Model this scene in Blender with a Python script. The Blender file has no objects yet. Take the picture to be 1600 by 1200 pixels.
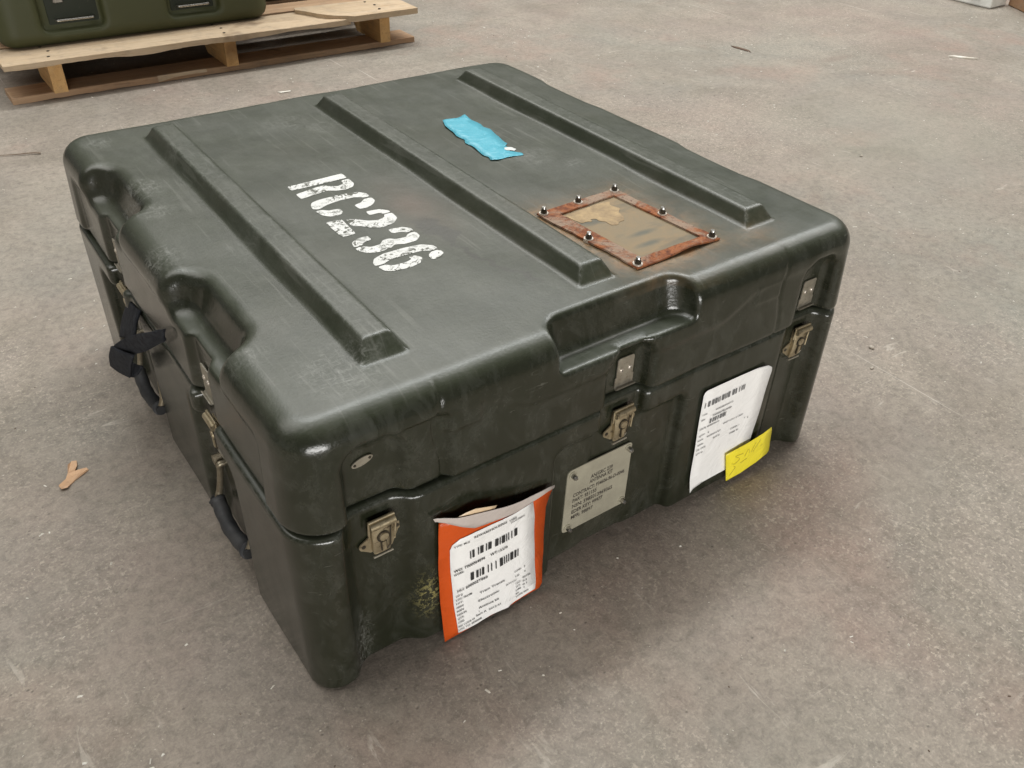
import bpy, bmesh, math, random
import numpy as np
from mathutils import Vector, Matrix
random.seed(7); RNG = np.random.RandomState(5)
PI = math.pi
sc = bpy.context.scene
COL = sc.collection

# ---------------------------------------------------------------- camera
cam_d = bpy.data.cameras.new('camera'); cam = bpy.data.objects.new('camera', cam_d); COL.objects.link(cam)
cam_d.sensor_width = 36.0; cam_d.lens = 36.0 * 1337.0 / 1600.0; cam_d.clip_start = .02; cam_d.clip_end = 100
yaw, pitch, roll = .92912, -.64533, .03891
d = Vector((math.cos(yaw)*math.cos(pitch), math.sin(yaw)*math.cos(pitch), math.sin(pitch)))
r = Vector((math.sin(yaw), -math.cos(yaw), 0)); u = r.cross(d)
c_, s_ = math.cos(roll), math.sin(roll)
r2 = c_*r + s_*u; u2 = -s_*r + c_*u
M = Matrix((r2, u2, -d)).transposed().to_4x4(); M.translation = Vector((-.1517, -.5012, .7847))
cam.matrix_world = M
sc.camera = cam

# ---------------------------------------------------------------- world and lamps (inside a large shed: roof skylights, plus an added fill lamp in front)
w = bpy.data.worlds.new('World'); sc.world = w; w.use_nodes = True
bg = w.node_tree.nodes['Background']; bg.inputs[0].default_value = (1.0, .97, .93, 1); bg.inputs[1].default_value = .13
def area(name, loc, target, sx, sy, power, col):
    l = bpy.data.lights.new(name, 'AREA'); l.shape = 'RECTANGLE'; l.size = sx; l.size_y = sy; l.energy = power; l.color = col
    o = bpy.data.objects.new(name, l); COL.objects.link(o); o.location = loc
    o.rotation_euler = (Vector(target)-Vector(loc)).to_track_quat('-Z', 'Y').to_euler()
    return o
area('roof_skylight', (2.6, 5.2, 4.8), (.5, .8, 0), 4.4, 2.4, 90, (1.0, .97, .93))
area('roof_skylight', (5.4, .9, 4.8), (.5, .5, 0), 2.6, 3.4, 120, (1.0, .98, .95))
area('roof_skylight', (3.3, 2.3, 5.2), (3.3, 2.3, 0), 8.0, 0.6, 300, (.97, 1.0, 1.0))
area('roof_skylight', (.6, 2.6, 6.0), (.6, 1.0, 0), 6.5, 6.0, 235, (1.0, .98, .95))
area('roof_skylight', (-2.8, 2.0, 5.0), (.2, .2, 0), 3.0, 3.0, 75, (1.0, .97, .92))
area('front_fill', (-1.6, -5.4, .85), (.3, .2, .25), 4.6, 1.4, 300, (1.0, .985, .955))     # unseen fill lamp, added low behind the camera to brighten the front wall
sc.view_settings.view_transform = 'Standard'; sc.view_settings.look = 'None'
sc.view_settings.exposure = 0.0; sc.view_settings.gamma = 1.0

# ---------------------------------------------------------------- node helper
class G:
    def __init__(s, name):
        s.m = bpy.data.materials.new(name); s.m.use_nodes = True; s.t = s.m.node_tree; s.t.nodes.clear()
        s.out = s.t.nodes.new('ShaderNodeOutputMaterial'); s.b = s.t.nodes.new('ShaderNodeBsdfPrincipled')
        s.t.links.new(s.b.outputs[0], s.out.inputs[0]); s.tc = s.t.nodes.new('ShaderNodeTexCoord').outputs['Object']
    def L(s, a, b):
        if hasattr(a, 'links') or isinstance(a, bpy.types.NodeSocket): s.t.links.new(a, b)
        else: b.default_value = a
    def scl(s, v, vec=None, rot=(0, 0, 0), loc=(0, 0, 0)):
        n = s.t.nodes.new('ShaderNodeMapping'); n.inputs['Scale'].default_value = v if isinstance(v, tuple) else (v, v, v)
        n.inputs['Rotation'].default_value = rot; n.inputs['Location'].default_value = loc
        s.t.links.new(vec or s.tc, n.inputs[0]); return n.outputs[0]
    def noise(s, scale, detail=4, rough=.6, vec=None, dist=0, col=False):
        n = s.t.nodes.new('ShaderNodeTexNoise'); n.inputs['Scale'].default_value = scale; n.inputs['Detail'].default_value = detail
        n.inputs['Roughness'].default_value = rough; n.inputs['Distortion'].default_value = dist; s.t.links.new(vec or s.tc, n.inputs[0])
        return n.outputs[1 if col else 0]
    def vor(s, scale, vec=None, feat='F1', rnd=1.0, out=0):
        n = s.t.nodes.new('ShaderNodeTexVoronoi'); n.feature = feat; n.inputs['Scale'].default_value = scale
        n.inputs['Randomness'].default_value = rnd; s.t.links.new(vec or s.tc, n.inputs[0]); return n.outputs[out]
    def ramp(s, x, *stops):
        n = s.t.nodes.new('ShaderNodeValToRGB'); e = n.color_ramp.elements
        while len(e) < len(stops): e.new(.5)
        for k, (p, c) in enumerate(stops):
            e[k].position = p; e[k].color = (c, c, c, 1) if not isinstance(c, tuple) else (*c, 1)
        s.t.links.new(x, n.inputs[0]); return n.outputs[0]
    def math(s, op, a, b=0.0, clamp=False):
        n = s.t.nodes.new('ShaderNodeMath'); n.operation = op; n.use_clamp = clamp; s.L(a, n.inputs[0]); s.L(b, n.inputs[1]); return n.outputs[0]
    def mix(s, f, a, b, mode='MIX'):
        n = s.t.nodes.new('ShaderNodeMix'); n.data_type = 'RGBA'; n.blend_type = mode
        s.L(f, n.inputs[0])
        for v, k in ((a, 6), (b, 7)):
            if isinstance(v, tuple): n.inputs[k].default_value = (*v, 1)
            else: s.t.links.new(v, n.inputs[k])
        return n.outputs[2]
    def attr(s, name):
        n = s.t.nodes.new('ShaderNodeAttribute'); n.attribute_name = name; return n.outputs['Fac']
    def bump(s, h, strength=.3, dist=.001, prev=None):
        n = s.t.nodes.new('ShaderNodeBump'); n.inputs['Strength'].default_value = strength; n.inputs['Distance'].default_value = dist
        s.t.links.new(h, n.inputs['Height'])
        if prev: s.t.links.new(prev, n.inputs['Normal'])
        return n.outputs[0]
    def done(s, col=None, rough=None, metal=None, normal=None, spec=None):
        b = s.b
        if col is not None:
            if isinstance(col, tuple): b.inputs['Base Color'].default_value = (*col, 1)
            else: s.t.links.new(col, b.inputs['Base Color'])
        if rough is not None: s.L(rough, b.inputs['Roughness'])
        if metal is not None: s.L(metal, b.inputs['Metallic'])
        if normal is not None: s.t.links.new(normal, b.inputs['Normal'])
        if spec is not None: s.L(spec, b.inputs['Specular IOR Level'])
        return s.m

# ---------------------------------------------------------------- materials
def mat_case():
    g = G('moulded_plastic')
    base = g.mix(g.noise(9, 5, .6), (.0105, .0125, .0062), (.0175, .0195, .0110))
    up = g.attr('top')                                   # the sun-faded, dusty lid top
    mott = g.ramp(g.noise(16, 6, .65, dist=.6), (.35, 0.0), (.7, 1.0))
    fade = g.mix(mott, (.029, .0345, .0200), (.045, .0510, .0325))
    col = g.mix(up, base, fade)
    # pale scuffs: on convex edges and in patches
    a1 = g.noise(1.0, 6, .8, vec=g.scl((260, 55, 120), rot=(.3, .2, .5)), dist=.7)
    a2 = g.noise(1.0, 6, .8, vec=g.scl((70, 240, 150), rot=(-.2, .4, -.3)), dist=.7)
    sc_n = g.ramp(g.math('MAXIMUM', a1, a2), (.50, 0.0), (.78, 1.0))
    sc_m = g.math('MULTIPLY', sc_n, g.attr('scuff'), True)
    col = g.mix(g.math('MULTIPLY', sc_m, .9), col, (.34, .34, .31))
    # broad rubbed haze on the top and the rim
    hz_ = g.ramp(g.noise(1.0, 7, .78, vec=g.scl((34, 9, 20), rot=(0, 0, .8)), dist=.5), (.47, 0.0), (.72, 1.0))
    col = g.mix(g.math('MULTIPLY', hz_, .12), col, (.22, .225, .20))
    fine_ = g.ramp(g.noise(260, 5, .75), (.3, .88), (.7, 1.13))
    col = g.mix(1.0, col, fine_, 'MULTIPLY')
    # dust haze on walls
    dn = g.ramp(g.noise(5, 6, .7, dist=.8), (.48, 0.0), (.78, .55))
    col = g.mix(g.math('MULTIPLY', dn, g.attr('dust'), True), col, (.085, .080, .062))
    # scratches: thin stretched threads in three directions
    scr = None
    for rot, k, th, reg0 in ((.35, 150, .640, 3), (-.9, 180, .645, 9), (1.7, 130, .65, 14), (1.15, 220, .64, 21), (-.35, 110, .66, 30)):
        v = g.scl((k, 5.5, 1.0), rot=(0, 0, rot), loc=(reg0, 0, 0))
        n = g.ramp(g.noise(1.0, 2, .5, vec=v, dist=.25), (th, 0.0), (th+.03, .8))
        reg = g.ramp(g.noise(6.0, 3, .6, vec=g.scl(1.0, loc=(reg0, 1.3, 0))), (.52, 0.0), (.60, 1.0))
        n = g.math('MULTIPLY', g.math('MULTIPLY', n, reg), g.math('MULTIPLY', up, .55))
        scr = n if scr is None else g.math('MAXIMUM', scr, n)
    notup = g.math('SUBTRACT', 1.0, up, True)
    for rx, ry, k, sc2, th, reg0 in ((.5, .35, 260, 40, .665, 5), (-1.2, -.8, 230, 46, .67, 12), (.1, 1.5, 260, 38, .67, 18)):
        v = g.scl((sc2, sc2, k), rot=(rx, ry, 0), loc=(0, 0, reg0))
        n = g.ramp(g.noise(1.0, 3, .6, vec=v, dist=.6), (th, 0.0), (th+.04, .8))
        reg = g.ramp(g.noise(9.0, 3, .6, vec=g.scl(1.0, loc=(reg0, 4, 0))), (.54, 0.0), (.62, 1.0))
        n = g.math('MULTIPLY', g.math('MULTIPLY', n, reg), g.math('MULTIPLY', notup, .7))
        scr = g.math('MAXIMUM', scr, n)
    smg = g.ramp(g.noise(1.0, 9, .84, dist=.25, vec=g.scl((22, 22, 9), rot=(.2, .3, 0))), (.54, 0.0), (.76, .8))
    col = g.mix(g.math('MULTIPLY', smg, .26), col, (.13, .13, .108))
    col = g.mix(g.math('MULTIPLY', scr, .5), col, (.17, .17, .145))
    # specks
    sp = g.ramp(g.vor(150), (.03, 1.0), (.06, 0.0)); sp = g.math('MULTIPLY', sp, g.ramp(g.noise(21, 2), (.58, 0.0), (.64, .45)))
    col = g.mix(sp, col, (.45, .44, .40))
    # brown film and dark run of a dried spill
    col = g.mix(g.math('MULTIPLY', g.attr('film'), g.ramp(g.noise(14, 4), (.3, .35), (.7, 1.0)), True), col, (.13, .093, .068))
    col = g.mix(g.math('MULTIPLY', g.attr('spill'), .75), col, (.030, .030, .021))
    rn = g.noise(42, 7, .78, dist=.8)
    rust = g.math('MULTIPLY', g.attr('rust'), g.ramp(rn, (.34, .12), (.62, 1.0)), True)
    col = g.mix(rust, col, g.mix(g.ramp(g.noise(60, 4), (.4, 0.0), (.6, 1.0)), (.27, .150, .065), (.25, .175, .100)))
    yel = g.math('MULTIPLY', g.attr('paint_fleck'), g.ramp(g.noise(230, 4, .75), (.51, 0.0), (.56, .9)))
    col = g.mix(yel, col, (.26, .23, .09))
    rough = g.math('ADD', g.math('MULTIPLY', g.noise(24, 5, .7), .22), g.math('ADD', .085, g.math('MULTIPLY', g.attr('top'), .17)))
    rough = g.math('ADD', rough, g.math('MULTIPLY', sc_m, .25), True)
    n1 = g.bump(g.noise(330, 3, .6), .32, .0006)
    n2 = g.bump(g.noise(22, 4, .5), .25, .0018, n1)
    n3 = g.bump(scr, -.35, .0004, n2)
    return g.done(col, rough, 0.0, n3, .62)

def mat_floor():
    g = G('worn_concrete')
    big = g.ramp(g.noise(1.1, 5, .6, dist=.7), (.36, 0.0), (.66, 1.0))
    col = g.mix(big, (.240, .192, .160), (.212, .202, .170))
    mid = g.ramp(g.noise(5.5, 6, .68, dist=.5), (.34, 0.0), (.70, 1.0))
    col = g.mix(g.math('MULTIPLY', mid, .40), col, (.37, .325, .258))
    dk = g.ramp(g.noise(2.6, 7, .74, dist=1.4), (.46, 0.0), (.68, .75))
    col = g.mix(dk, col, (.19, .165, .13))
    rd = g.ramp(g.noise(2.3, 4, .6), (.55, 0.0), (.70, .45))
    col = g.mix(rd, col, (.29, .190, .150))
    fine = g.ramp(g.noise(70, 9, .80, dist=.5), (.34, .70), (.50, 1.0), (.68, 1.22))
    col = g.mix(1.0, col, fine, 'MULTIPLY')
    sand = g.ramp(g.noise(300, 4, .75), (.32, .86), (.70, 1.12))
    col = g.mix(1.0, col, sand, 'MULTIPLY')
    # areas where the skin has worn off and pale sand grains show
    worn = g.ramp(g.noise(1.9, 4, .65, dist=.6, vec=g.scl(1.0, loc=(2.1, .4, 0))), (.47, .05), (.62, 1.0))
    grain = g.ramp(g.noise(150, 6, .72), (.53, 0.0), (.62, 1.0))
    col = g.mix(g.math('MULTIPLY', g.math('MULTIPLY', worn, grain), .42), col, (.56, .49, .40))
    dgr = g.ramp(g.noise(120, 5, .7, vec=g.scl(1.0, loc=(5, 5, 5))), (.56, 0.0), (.66, 1.0))
    col = g.mix(g.math('MULTIPLY', g.math('MULTIPLY', worn, dgr), .35), col, (.16, .14, .115))
    # dark pits
    pit = g.ramp(g.vor(62, vec=g.scl((1, 1.3, 1))), (.05, 1.0), (.14, 0.0)); pit = g.math('MULTIPLY', pit, g.ramp(g.noise(9, 3), (.47, 0.0), (.60, .9)))
    col = g.mix(g.math('MULTIPLY', pit, .75), col, (.085, .075, .062))
    # white scuffs and plaster dust smears
    v = g.scl((60, 14, 1), rot=(0, 0, .6))
    w1 = g.ramp(g.noise(1.0, 4, .65, vec=v, dist=1.1), (.61, 0.0), (.70, 1.0)); w1 = g.math('MULTIPLY', w1, g.ramp(g.noise(3.7, 4, .7), (.52, 0.0), (.64, .8)))
    v2 = g.scl((11, 70, 1), rot=(0, 0, -.3))
    w2 = g.ramp(g.noise(1.0, 4, .65, vec=v2, dist=.9), (.62, 0.0), (.71, 1.0)); w2 = g.math('MULTIPLY', w2, g.ramp(g.noise(2.9, 4, .7, vec=g.scl(1.0, loc=(7, 3, 0))), (.51, 0.0), (.63, .8)))
    wh = g.math('MAXIMUM', w1, w2)
    sp = g.ramp(g.vor(120), (.06, 1.0), (.11, 0.0)); sp = g.math('MULTIPLY', sp, g.ramp(g.noise(6, 3), (.46, 0.0), (.62, .9)))
    wh = g.math('MAXIMUM', wh, sp)
    col = g.mix(g.math('MULTIPLY', wh, .50), col, (.62, .57, .49))
    # long hairline drag marks
    hl = None
    for rot, loc in ((.55, (0, 0, 0)), (-1.1, (3, 5, 0))):
        v = g.scl((150, 1.2, 1), rot=(0, 0, rot), loc=loc)
        n = g.ramp(g.noise(1.0, 1, .4, vec=v), (.745, 0.0), (.76, 1.0)); n = g.math('MULTIPLY', n, g.ramp(g.noise(1.7, 2, vec=g.scl(1.0, loc=loc)), (.52, 0.0), (.6, .7)))
        hl = n if hl is None else g.math('MAXIMUM', hl, n)
    col = g.mix(hl, col, (.50, .46, .40))
    # faint marks of their own shape: a round damp ring, a dark smear, a dusty patch
    def ell(cx, cy, rx, ry, ang):
        v = g.scl((1/rx, 1/ry, 1), rot=(0, 0, ang)); c, s_ = math.cos(ang), math.sin(ang)
        n = g.t.nodes.new('ShaderNodeVectorMath'); n.operation = 'DISTANCE'; g.t.links.new(v, n.inputs[0])
        x, y = cx/rx, cy/ry; n.inputs[1].default_value = (x*c-y*s_, x*s_+y*c, 0)
        return g.math('ADD', n.outputs['Value'], g.math('MULTIPLY', g.math('SUBTRACT', g.noise(26, 5, .7), .5), .55))
    pale = g.ramp(ell(.75, -.12, .16, .07, .4), (.3, .7), (1.0, 0.0))
    col = g.mix(g.math('MULTIPLY', pale, .22), col, (.40, .35, .29))
    ring = g.ramp(ell(1.262, .068, .042, .042, 0), (.0, .25), (.62, .45), (.88, .75), (1.0, 0.0))
    col = g.mix(g.math('MULTIPLY', ring, .42), col, (.19, .185, .15))
    sm = g.ramp(ell(1.62, .70, .10, .05, 0), (.35, .8), (1.0, 0.0))
    col = g.mix(g.math('MULTIPLY', sm, .38), col, (.17, .14, .115))
    sm = g.ramp(ell(2.35, 1.18, .10, .03, 0), (.35, .9), (1.0, 0.0))
    col = g.mix(g.math('MULTIPLY', sm, .45), col, (.17, .125, .10))
    sm = g.ramp(ell(1.95, .62, .50, .42, 0), (.3, .8), (1.0, 0.0))
    col = g.mix(g.math('MULTIPLY', sm, .35), col, (.24, .245, .195))
    hgt = g.math('ADD', g.math('MULTIPLY', g.noise(48, 9, .70), 1.0), g.math('MULTIPLY', pit, -.6))
    n1 = g.bump(hgt, .38, .0018)
    n2 = g.bump(g.noise(380, 3, .6), .35, .0009, n1)
    rough = g.ramp(g.noise(4, 5, .6), (.3, .58), (.7, .80))
    return g.done(col, rough, 0.0, n2, .35)

def mat_simple(name, c1, c2, scale=40, rough=.5, metal=0.0, bump=.1, bscale=200, bdist=.0005, spec=.5):
    g = G(name)
    col = g.mix(g.ramp(g.noise(scale, 6, .65), (.35, 0.0), (.65, 1.0)), c1, c2)
    rr = g.math('ADD', g.math('MULTIPLY', g.noise(scale*1.7, 4, .7), .25), rough-.12, True)
    return g.done(col, rr, metal, g.bump(g.noise(bscale, 4, .6), bump, bdist), spec)

def mat_wood(name, c1, c2, c3, along='x'):
    g = G(name)
    st = (2.2, 42, 42) if along == 'x' else (42, 2.2, 42)
    v = g.scl(st)
    gr = g.noise(1.0, 6, .7, vec=v, dist=.9)
    col = g.mix(g.ramp(gr, (.32, 0.0), (.68, 1.0)), c1, c2)
    v2 = g.scl(tuple(a*3.3 for a in st))
    col = g.mix(g.ramp(g.noise(1.0, 4, .7, vec=v2), (.55, 0.0), (.66, .55)), col, c3)
    kn = g.ramp(g.noise(7, 3, .5), (.66, 0.0), (.74, .7))
    col = g.mix(kn, col, tuple(a*.5 for a in c3))
    dirt = g.ramp(g.noise(19, 6, .7), (.5, 0.0), (.75, .45))
    col = g.mix(dirt, col, (.17, .145, .12))
    n = g.bump(g.noise(1.0, 5, .7, vec=v2), .7, .0015)
    return g.done(col, .78, 0.0, n, .3)

def mat_letters():
    g = G('stencil_paint')
    chip = g.ramp(g.noise(120, 5, .75, dist=1.0), (.515, 0.0), (.545, 1.0))
    zone = g.ramp(g.noise(19, 3), (.42, 0.0), (.52, 1.0))
    thin = g.ramp(g.noise(300, 4, .7), (.60, 0.0), (.64, 1.0))
    m = g.math('MAXIMUM', g.math('MULTIPLY', chip, zone), g.math('MULTIPLY', thin, .7))
    col = g.mix(g.noise(45, 3), (.56, .56, .53), (.70, .70, .67))
    col = g.mix(m, col, (.085, .086, .065))
    return g.done(col, .6, 0.0, g.bump(g.noise(300, 3), .3, .0005), .4)

def mat_rust():
    g = G('rusted_steel')
    a = g.ramp(g.noise(60, 8, .78, dist=1.0), (.40, 0.0), (.60, 1.0))
    col = g.mix(a, (.145, .045, .020), (.33, .120, .045))
    b = g.ramp(g.noise(19, 6, .7, dist=.8), (.47, 0.0), (.58, .9))
    col = g.mix(b, col, (.30, .225, .165))
    c = g.ramp(g.noise(150, 5, .75), (.55, 0.0), (.64, .85))
    col = g.mix(c, col, (.075, .028, .018))
    return g.done(col, .8, .0, g.bump(g.noise(170, 7, .78), .9, .0020), .3)

HZ = .3373
def mat_frame_floor():
    g = G('dusty_panel')
    a = g.ramp(g.noise(26, 6, .7, dist=.7), (.38, 0.0), (.62, 1.0))
    col = g.mix(a, (.235, .165, .085), (.20, .155, .090))
    v = g.scl((9, 60, 1), rot=(0, 0, .9))
    b = g.ramp(g.noise(1.0, 3, .5, vec=g.scl((14, 40, 1), rot=(0, 0, .75))), (.52, 0.0), (.70, .85))
    col = g.mix(b, col, (.085, .085, .065))
    for cx, cy in ((.497, .128), (.487, .105)):
        v = g.scl((1/.026, 1/.0065, 1), rot=(0, 0, -.05)); n = g.t.nodes.new('ShaderNodeVectorMath'); n.operation = 'DISTANCE'; g.t.links.new(v, n.inputs[0])
        x, y = cx/.026, cy/.0065; c, s_ = math.cos(-.05), math.sin(-.05); n.inputs[1].default_value = (x*c-y*s_, x*s_+y*c, HZ/1)
        k = g.ramp(g.math('ADD', n.outputs['Value'], g.math('MULTIPLY', g.math('SUBTRACT', g.noise(90, 5, .7), .5), .5)), (.3, .8), (1.0, 0.0))
        col = g.mix(k, col, (.085, .090, .070))
    return g.done(col, .6, 0.0, g.bump(g.noise(90, 6, .7), .4, .001), .4)

def mat_brass(name='yellow_zinc', c1=(.46, .39, .26), c2=(.33, .27, .17), c3=(.09, .065, .04)):
    g = G(name)
    col = g.mix(g.ramp(g.noise(90, 5, .7), (.35, 0.0), (.65, 1.0)), c1, c2)
    col = g.mix(g.ramp(g.noise(190, 5, .7), (.56, 0.0), (.68, .8)), col, c3)
    rough = g.ramp(g.noise(130, 4), (.3, .30), (.7, .55))
    return g.done(col, rough, .75, g.bump(g.noise(400, 3), .2, .0003), .5)

def mat_paper(name, c, dirt=(.5, .48, .44)):
    g = G(name)
    col = g.mix(g.ramp(g.noise(25, 5, .6), (.45, 0.0), (.8, .35)), c, dirt)
    n = g.bump(g.noise(38, 4, .55, dist=1.2), .55, .0035)
    return g.done(col, .26, 0.0, n, .45)

CASE = mat_case(); FLOOR = mat_floor(); LETTERS = mat_letters(); RUST = mat_rust(); PANEL = mat_frame_floor()
BRASS = mat_brass(); 
KEEP = mat_brass('keeper_steel', (.42, .39, .32), (.33, .30, .24), (.20, .17, .13))
BOLT = mat_simple('stainless_steel', (.55, .54, .50), (.35, .33, .30), 120, .28, .95, .05)
DARKST = mat_simple('dark_steel', (.10, .085, .065), (.05, .045, .035), 120, .4, .8, .1)
WASH = mat_simple('washer_steel', (.62, .58, .52), (.45, .38, .30), 200, .4, .6, .1)
PLATE = mat_simple('etched_aluminium', (.44, .415, .32), (.36, .335, .26), 30, .45, .35, .06, 500)
INK = mat_simple('black_ink', (.018, .018, .018), (.04, .04, .04), 300, .5)
INK2 = mat_simple('etched_ink', (.03, .025, .02), (.06, .05, .04), 500, .6)
PENCIL = mat_simple('marker_ink', (.60, .52, .05), (.46, .40, .05), 900, .6)
ORANGE = mat_paper('orange_film', (.58, .082, .010), (.44, .060, .014))
PAPER = mat_paper('label_paper', (.86, .85, .83), (.78, .77, .75))
FLAPM = mat_paper('frosted_film', (.52, .46, .42), (.40, .32, .28))
TORN = mat_paper('torn_paper', (.72, .55, .36), (.6, .45, .3))
YELLOW = mat_paper('yellow_paper', (.87, .74, .045), (.80, .66, .05))
TAPE = mat_paper('blue_tape', (.10, .40, .50), (.16, .44, .52))
TAPEW = mat_simple('tape_backing', (.66, .70, .70), (.5, .5, .46), 200, .7)
RUBBER = mat_simple('grip_rubber', (.012, .013, .015), (.040, .040, .040), 35, .62, 0, .3, 300, .0008)
WEB = mat_simple('webbing', (.008, .009, .012), (.028, .030, .035), 120, .85, 0, 1.0, 420, .0016, .2)
WIRE = mat_brass('handle_wire', (.34, .30, .22), (.24, .20, .14), (.14, .10, .06))
WOOD = mat_wood('pine_board', (.42, .31, .195), (.52, .405, .28), (.32, .20, .11))
WOODD = mat_wood('old_board', (.36, .22, .125), (.46, .31, .19), (.22, .13, .075))
WOODY = mat_wood('pine_stringer', (.52, .30, .115), (.62, .39, .17), (.33, .17, .07), 'y')
OLIVE = None
CHIP = mat_wood('split_wood', (.52, .31, .17), (.60, .40, .25), (.34, .19, .10))
def mat_olive(name, c1, c2):
    g = G(name)
    col = g.mix(g.noise(12, 5), c1, c2)
    col = g.mix(g.ramp(g.noise(60, 6, .7), (.62, 0.0), (.75, .4)), col, (.16, .16, .11))
    return g.done(col, .55, 0.0, g.bump(g.noise(300, 3), .2, .0006), .4)
OLIVE = mat_olive('olive_plastic', (.045, .050, .018), (.060, .064, .027))
OLIVED = mat_olive('dark_green_plastic', (.012, .018, .010), (.02, .026, .014))
WHITEM = mat_simple('white_paint', (.74, .74, .70), (.60, .60, .55), 30, .5)
HOLE = mat_simple('dark_hole', (.012, .012, .012), (.02, .02, .02), 60, .9)
BROWNW = mat_wood('brown_block', (.25, .14, .075), (.33, .20, .11), (.14, .08, .045), 'y')
LEAF = mat_simple('dry_leaf', (.06, .035, .022), (.12, .07, .04), 90, .8)
TWIG = mat_simple('twig_bark', (.24, .19, .14), (.16, .12, .09), 90, .85)
STONE = mat_simple('small_stone', (.42, .38, .32), (.30, .26, .21), 60, .8, 0, .4)
DUST = mat_simple('plaster_grit', (.70, .68, .62), (.48, .43, .35), 20, .8)

# ---------------------------------------------------------------- object helpers
def link(o, parent=None):
    COL.objects.link(o)
    if parent: o.parent = parent
    return o
def tag(o, label=None, cat=None, group=None, kind=None):
    if label: o['label'] = label
    if cat: o['category'] = cat
    if group: o['group'] = group
    if kind: o['kind'] = kind
    return o
def empty(name, loc=(0, 0, 0), label=None, cat=None, group=None):
    o = bpy.data.objects.new(name, None); link(o); o.location = loc; return tag(o, label, cat, group)
def from_bm(name, bm, mat, parent=None, smooth=False):
    me = bpy.data.meshes.new(name); bm.to_mesh(me); bm.free(); me.materials.append(mat)
    if smooth:
        me.polygons.foreach_set('use_smooth', [True]*len(me.polygons))
    return link(bpy.data.objects.new(name, me), parent)
def sharp(o, ang=35):
    me = o.data
    me.polygons.foreach_set('use_smooth', [True]*len(me.polygons)); me.set_sharp_from_angle(angle=math.radians(ang)); return o
def box(bm, x0, x1, y0, y1, z0, z1, bev=0.0, seg=2):
    r = bmesh.ops.create_cube(bm, size=1.0)
    vs = r['verts']
    for v in vs:
        v.co = Vector(((x0+x1)/2+v.co.x*(x1-x0), (y0+y1)/2+v.co.y*(y1-y0), (z0+z1)/2+v.co.z*(z1-z0)))
    if bev > 0:
        es = list({e for v in vs for e in v.link_edges})
        bmesh.ops.bevel(bm, geom=es, offset=bev, segments=seg, profile=.5, affect='EDGES')
def prism(bm, pts, f0, f1):
    """closed outline pts (2D) extruded between two mappings f(p)->Vector"""
    a = [bm.verts.new(f0(p)) for p in pts]; b = [bm.verts.new(f1(p)) for p in pts]
    n = len(pts)
    bm.faces.new(a); bm.faces.new(b[::-1])
    for i in range(n): bm.faces.new((a[i], b[i], b[(i+1) % n], a[(i+1) % n]))
    bmesh.ops.recalc_face_normals(bm, faces=bm.faces[:])
def cyl(bm, p0, p1, r0, r1=None, seg=16, caps=True):
    p0 = Vector(p0); p1 = Vector(p1); r1 = r0 if r1 is None else r1
    q = (p1-p0).to_track_quat('Z', 'Y')
    A = [bm.verts.new(p0+q@Vector((math.cos(t)*r0, math.sin(t)*r0, 0))) for t in [2*PI*i/seg for i in range(seg)]]
    B = [bm.verts.new(p1+q@Vector((math.cos(t)*r1, math.sin(t)*r1, 0))) for t in [2*PI*i/seg for i in range(seg)]]
    for i in range(seg): bm.faces.new((A[i], A[(i+1) % seg], B[(i+1) % seg], B[i]))
    if caps: bm.faces.new(A[::-1]); bm.faces.new(B)
def smooth_path(P, n=8):
    P = [Vector(p) for p in P]; out = []
    Q = [P[0]*2-P[1]]+P+[P[-1]*2-P[-2]]
    for i in range(1, len(Q)-2):
        for k in range(n):
            t = k/n; a, b, c, e = Q[i-1], Q[i], Q[i+1], Q[i+2]
            out.append(.5*((2*b)+(-a+c)*t+(2*a-5*b+4*c-e)*t*t+(-a+3*b-3*c+e)*t**3))
    out.append(P[-1]); return out
def tube(bm, path, r, seg=10):
    rings = []; up = Vector((0.13, .2, 1)).normalized()
    for i, p in enumerate(path):
        t = (path[min(i+1, len(path)-1)]-path[max(i-1, 0)]).normalized()
        a = t.cross(up).normalized(); b = a.cross(t)
        rr = r(i/(len(path)-1)) if callable(r) else r
        rings.append([bm.verts.new(p+a*math.cos(2*PI*k/seg)*rr+b*math.sin(2*PI*k/seg)*rr) for k in range(seg)])
    for A, B in zip(rings, rings[1:]):
        for k in range(seg): bm.faces.new((A[k], A[(k+1) % seg], B[(k+1) % seg], B[k]))
    bm.faces.new(rings[0][::-1]); bm.faces.new(rings[-1])
def ribbon(bm, path, width_dir, w_, th):
    prev = None; n = len(path)
    for i, p in enumerate(path):
        t = (path[min(i+1, n-1)]-path[max(i-1, 0)]).normalized()
        wd = width_dir(i/(n-1)) if callable(width_dir) else Vector(width_dir)
        wd = (wd-t*wd.dot(t)).normalized(); nn = t.cross(wd)
        ring = [bm.verts.new(p+wd*a*w_/2+nn*b*th/2) for a, b in ((-1, -1), (1, -1), (1, 1), (-1, 1))]
        if prev:
            for k in range(4): bm.faces.new((prev[k], prev[(k+1) % 4], ring[(k+1) % 4], ring[k]))
        else: bm.faces.new(ring[::-1])
        prev = ring
    bm.faces.new(prev)
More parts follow.
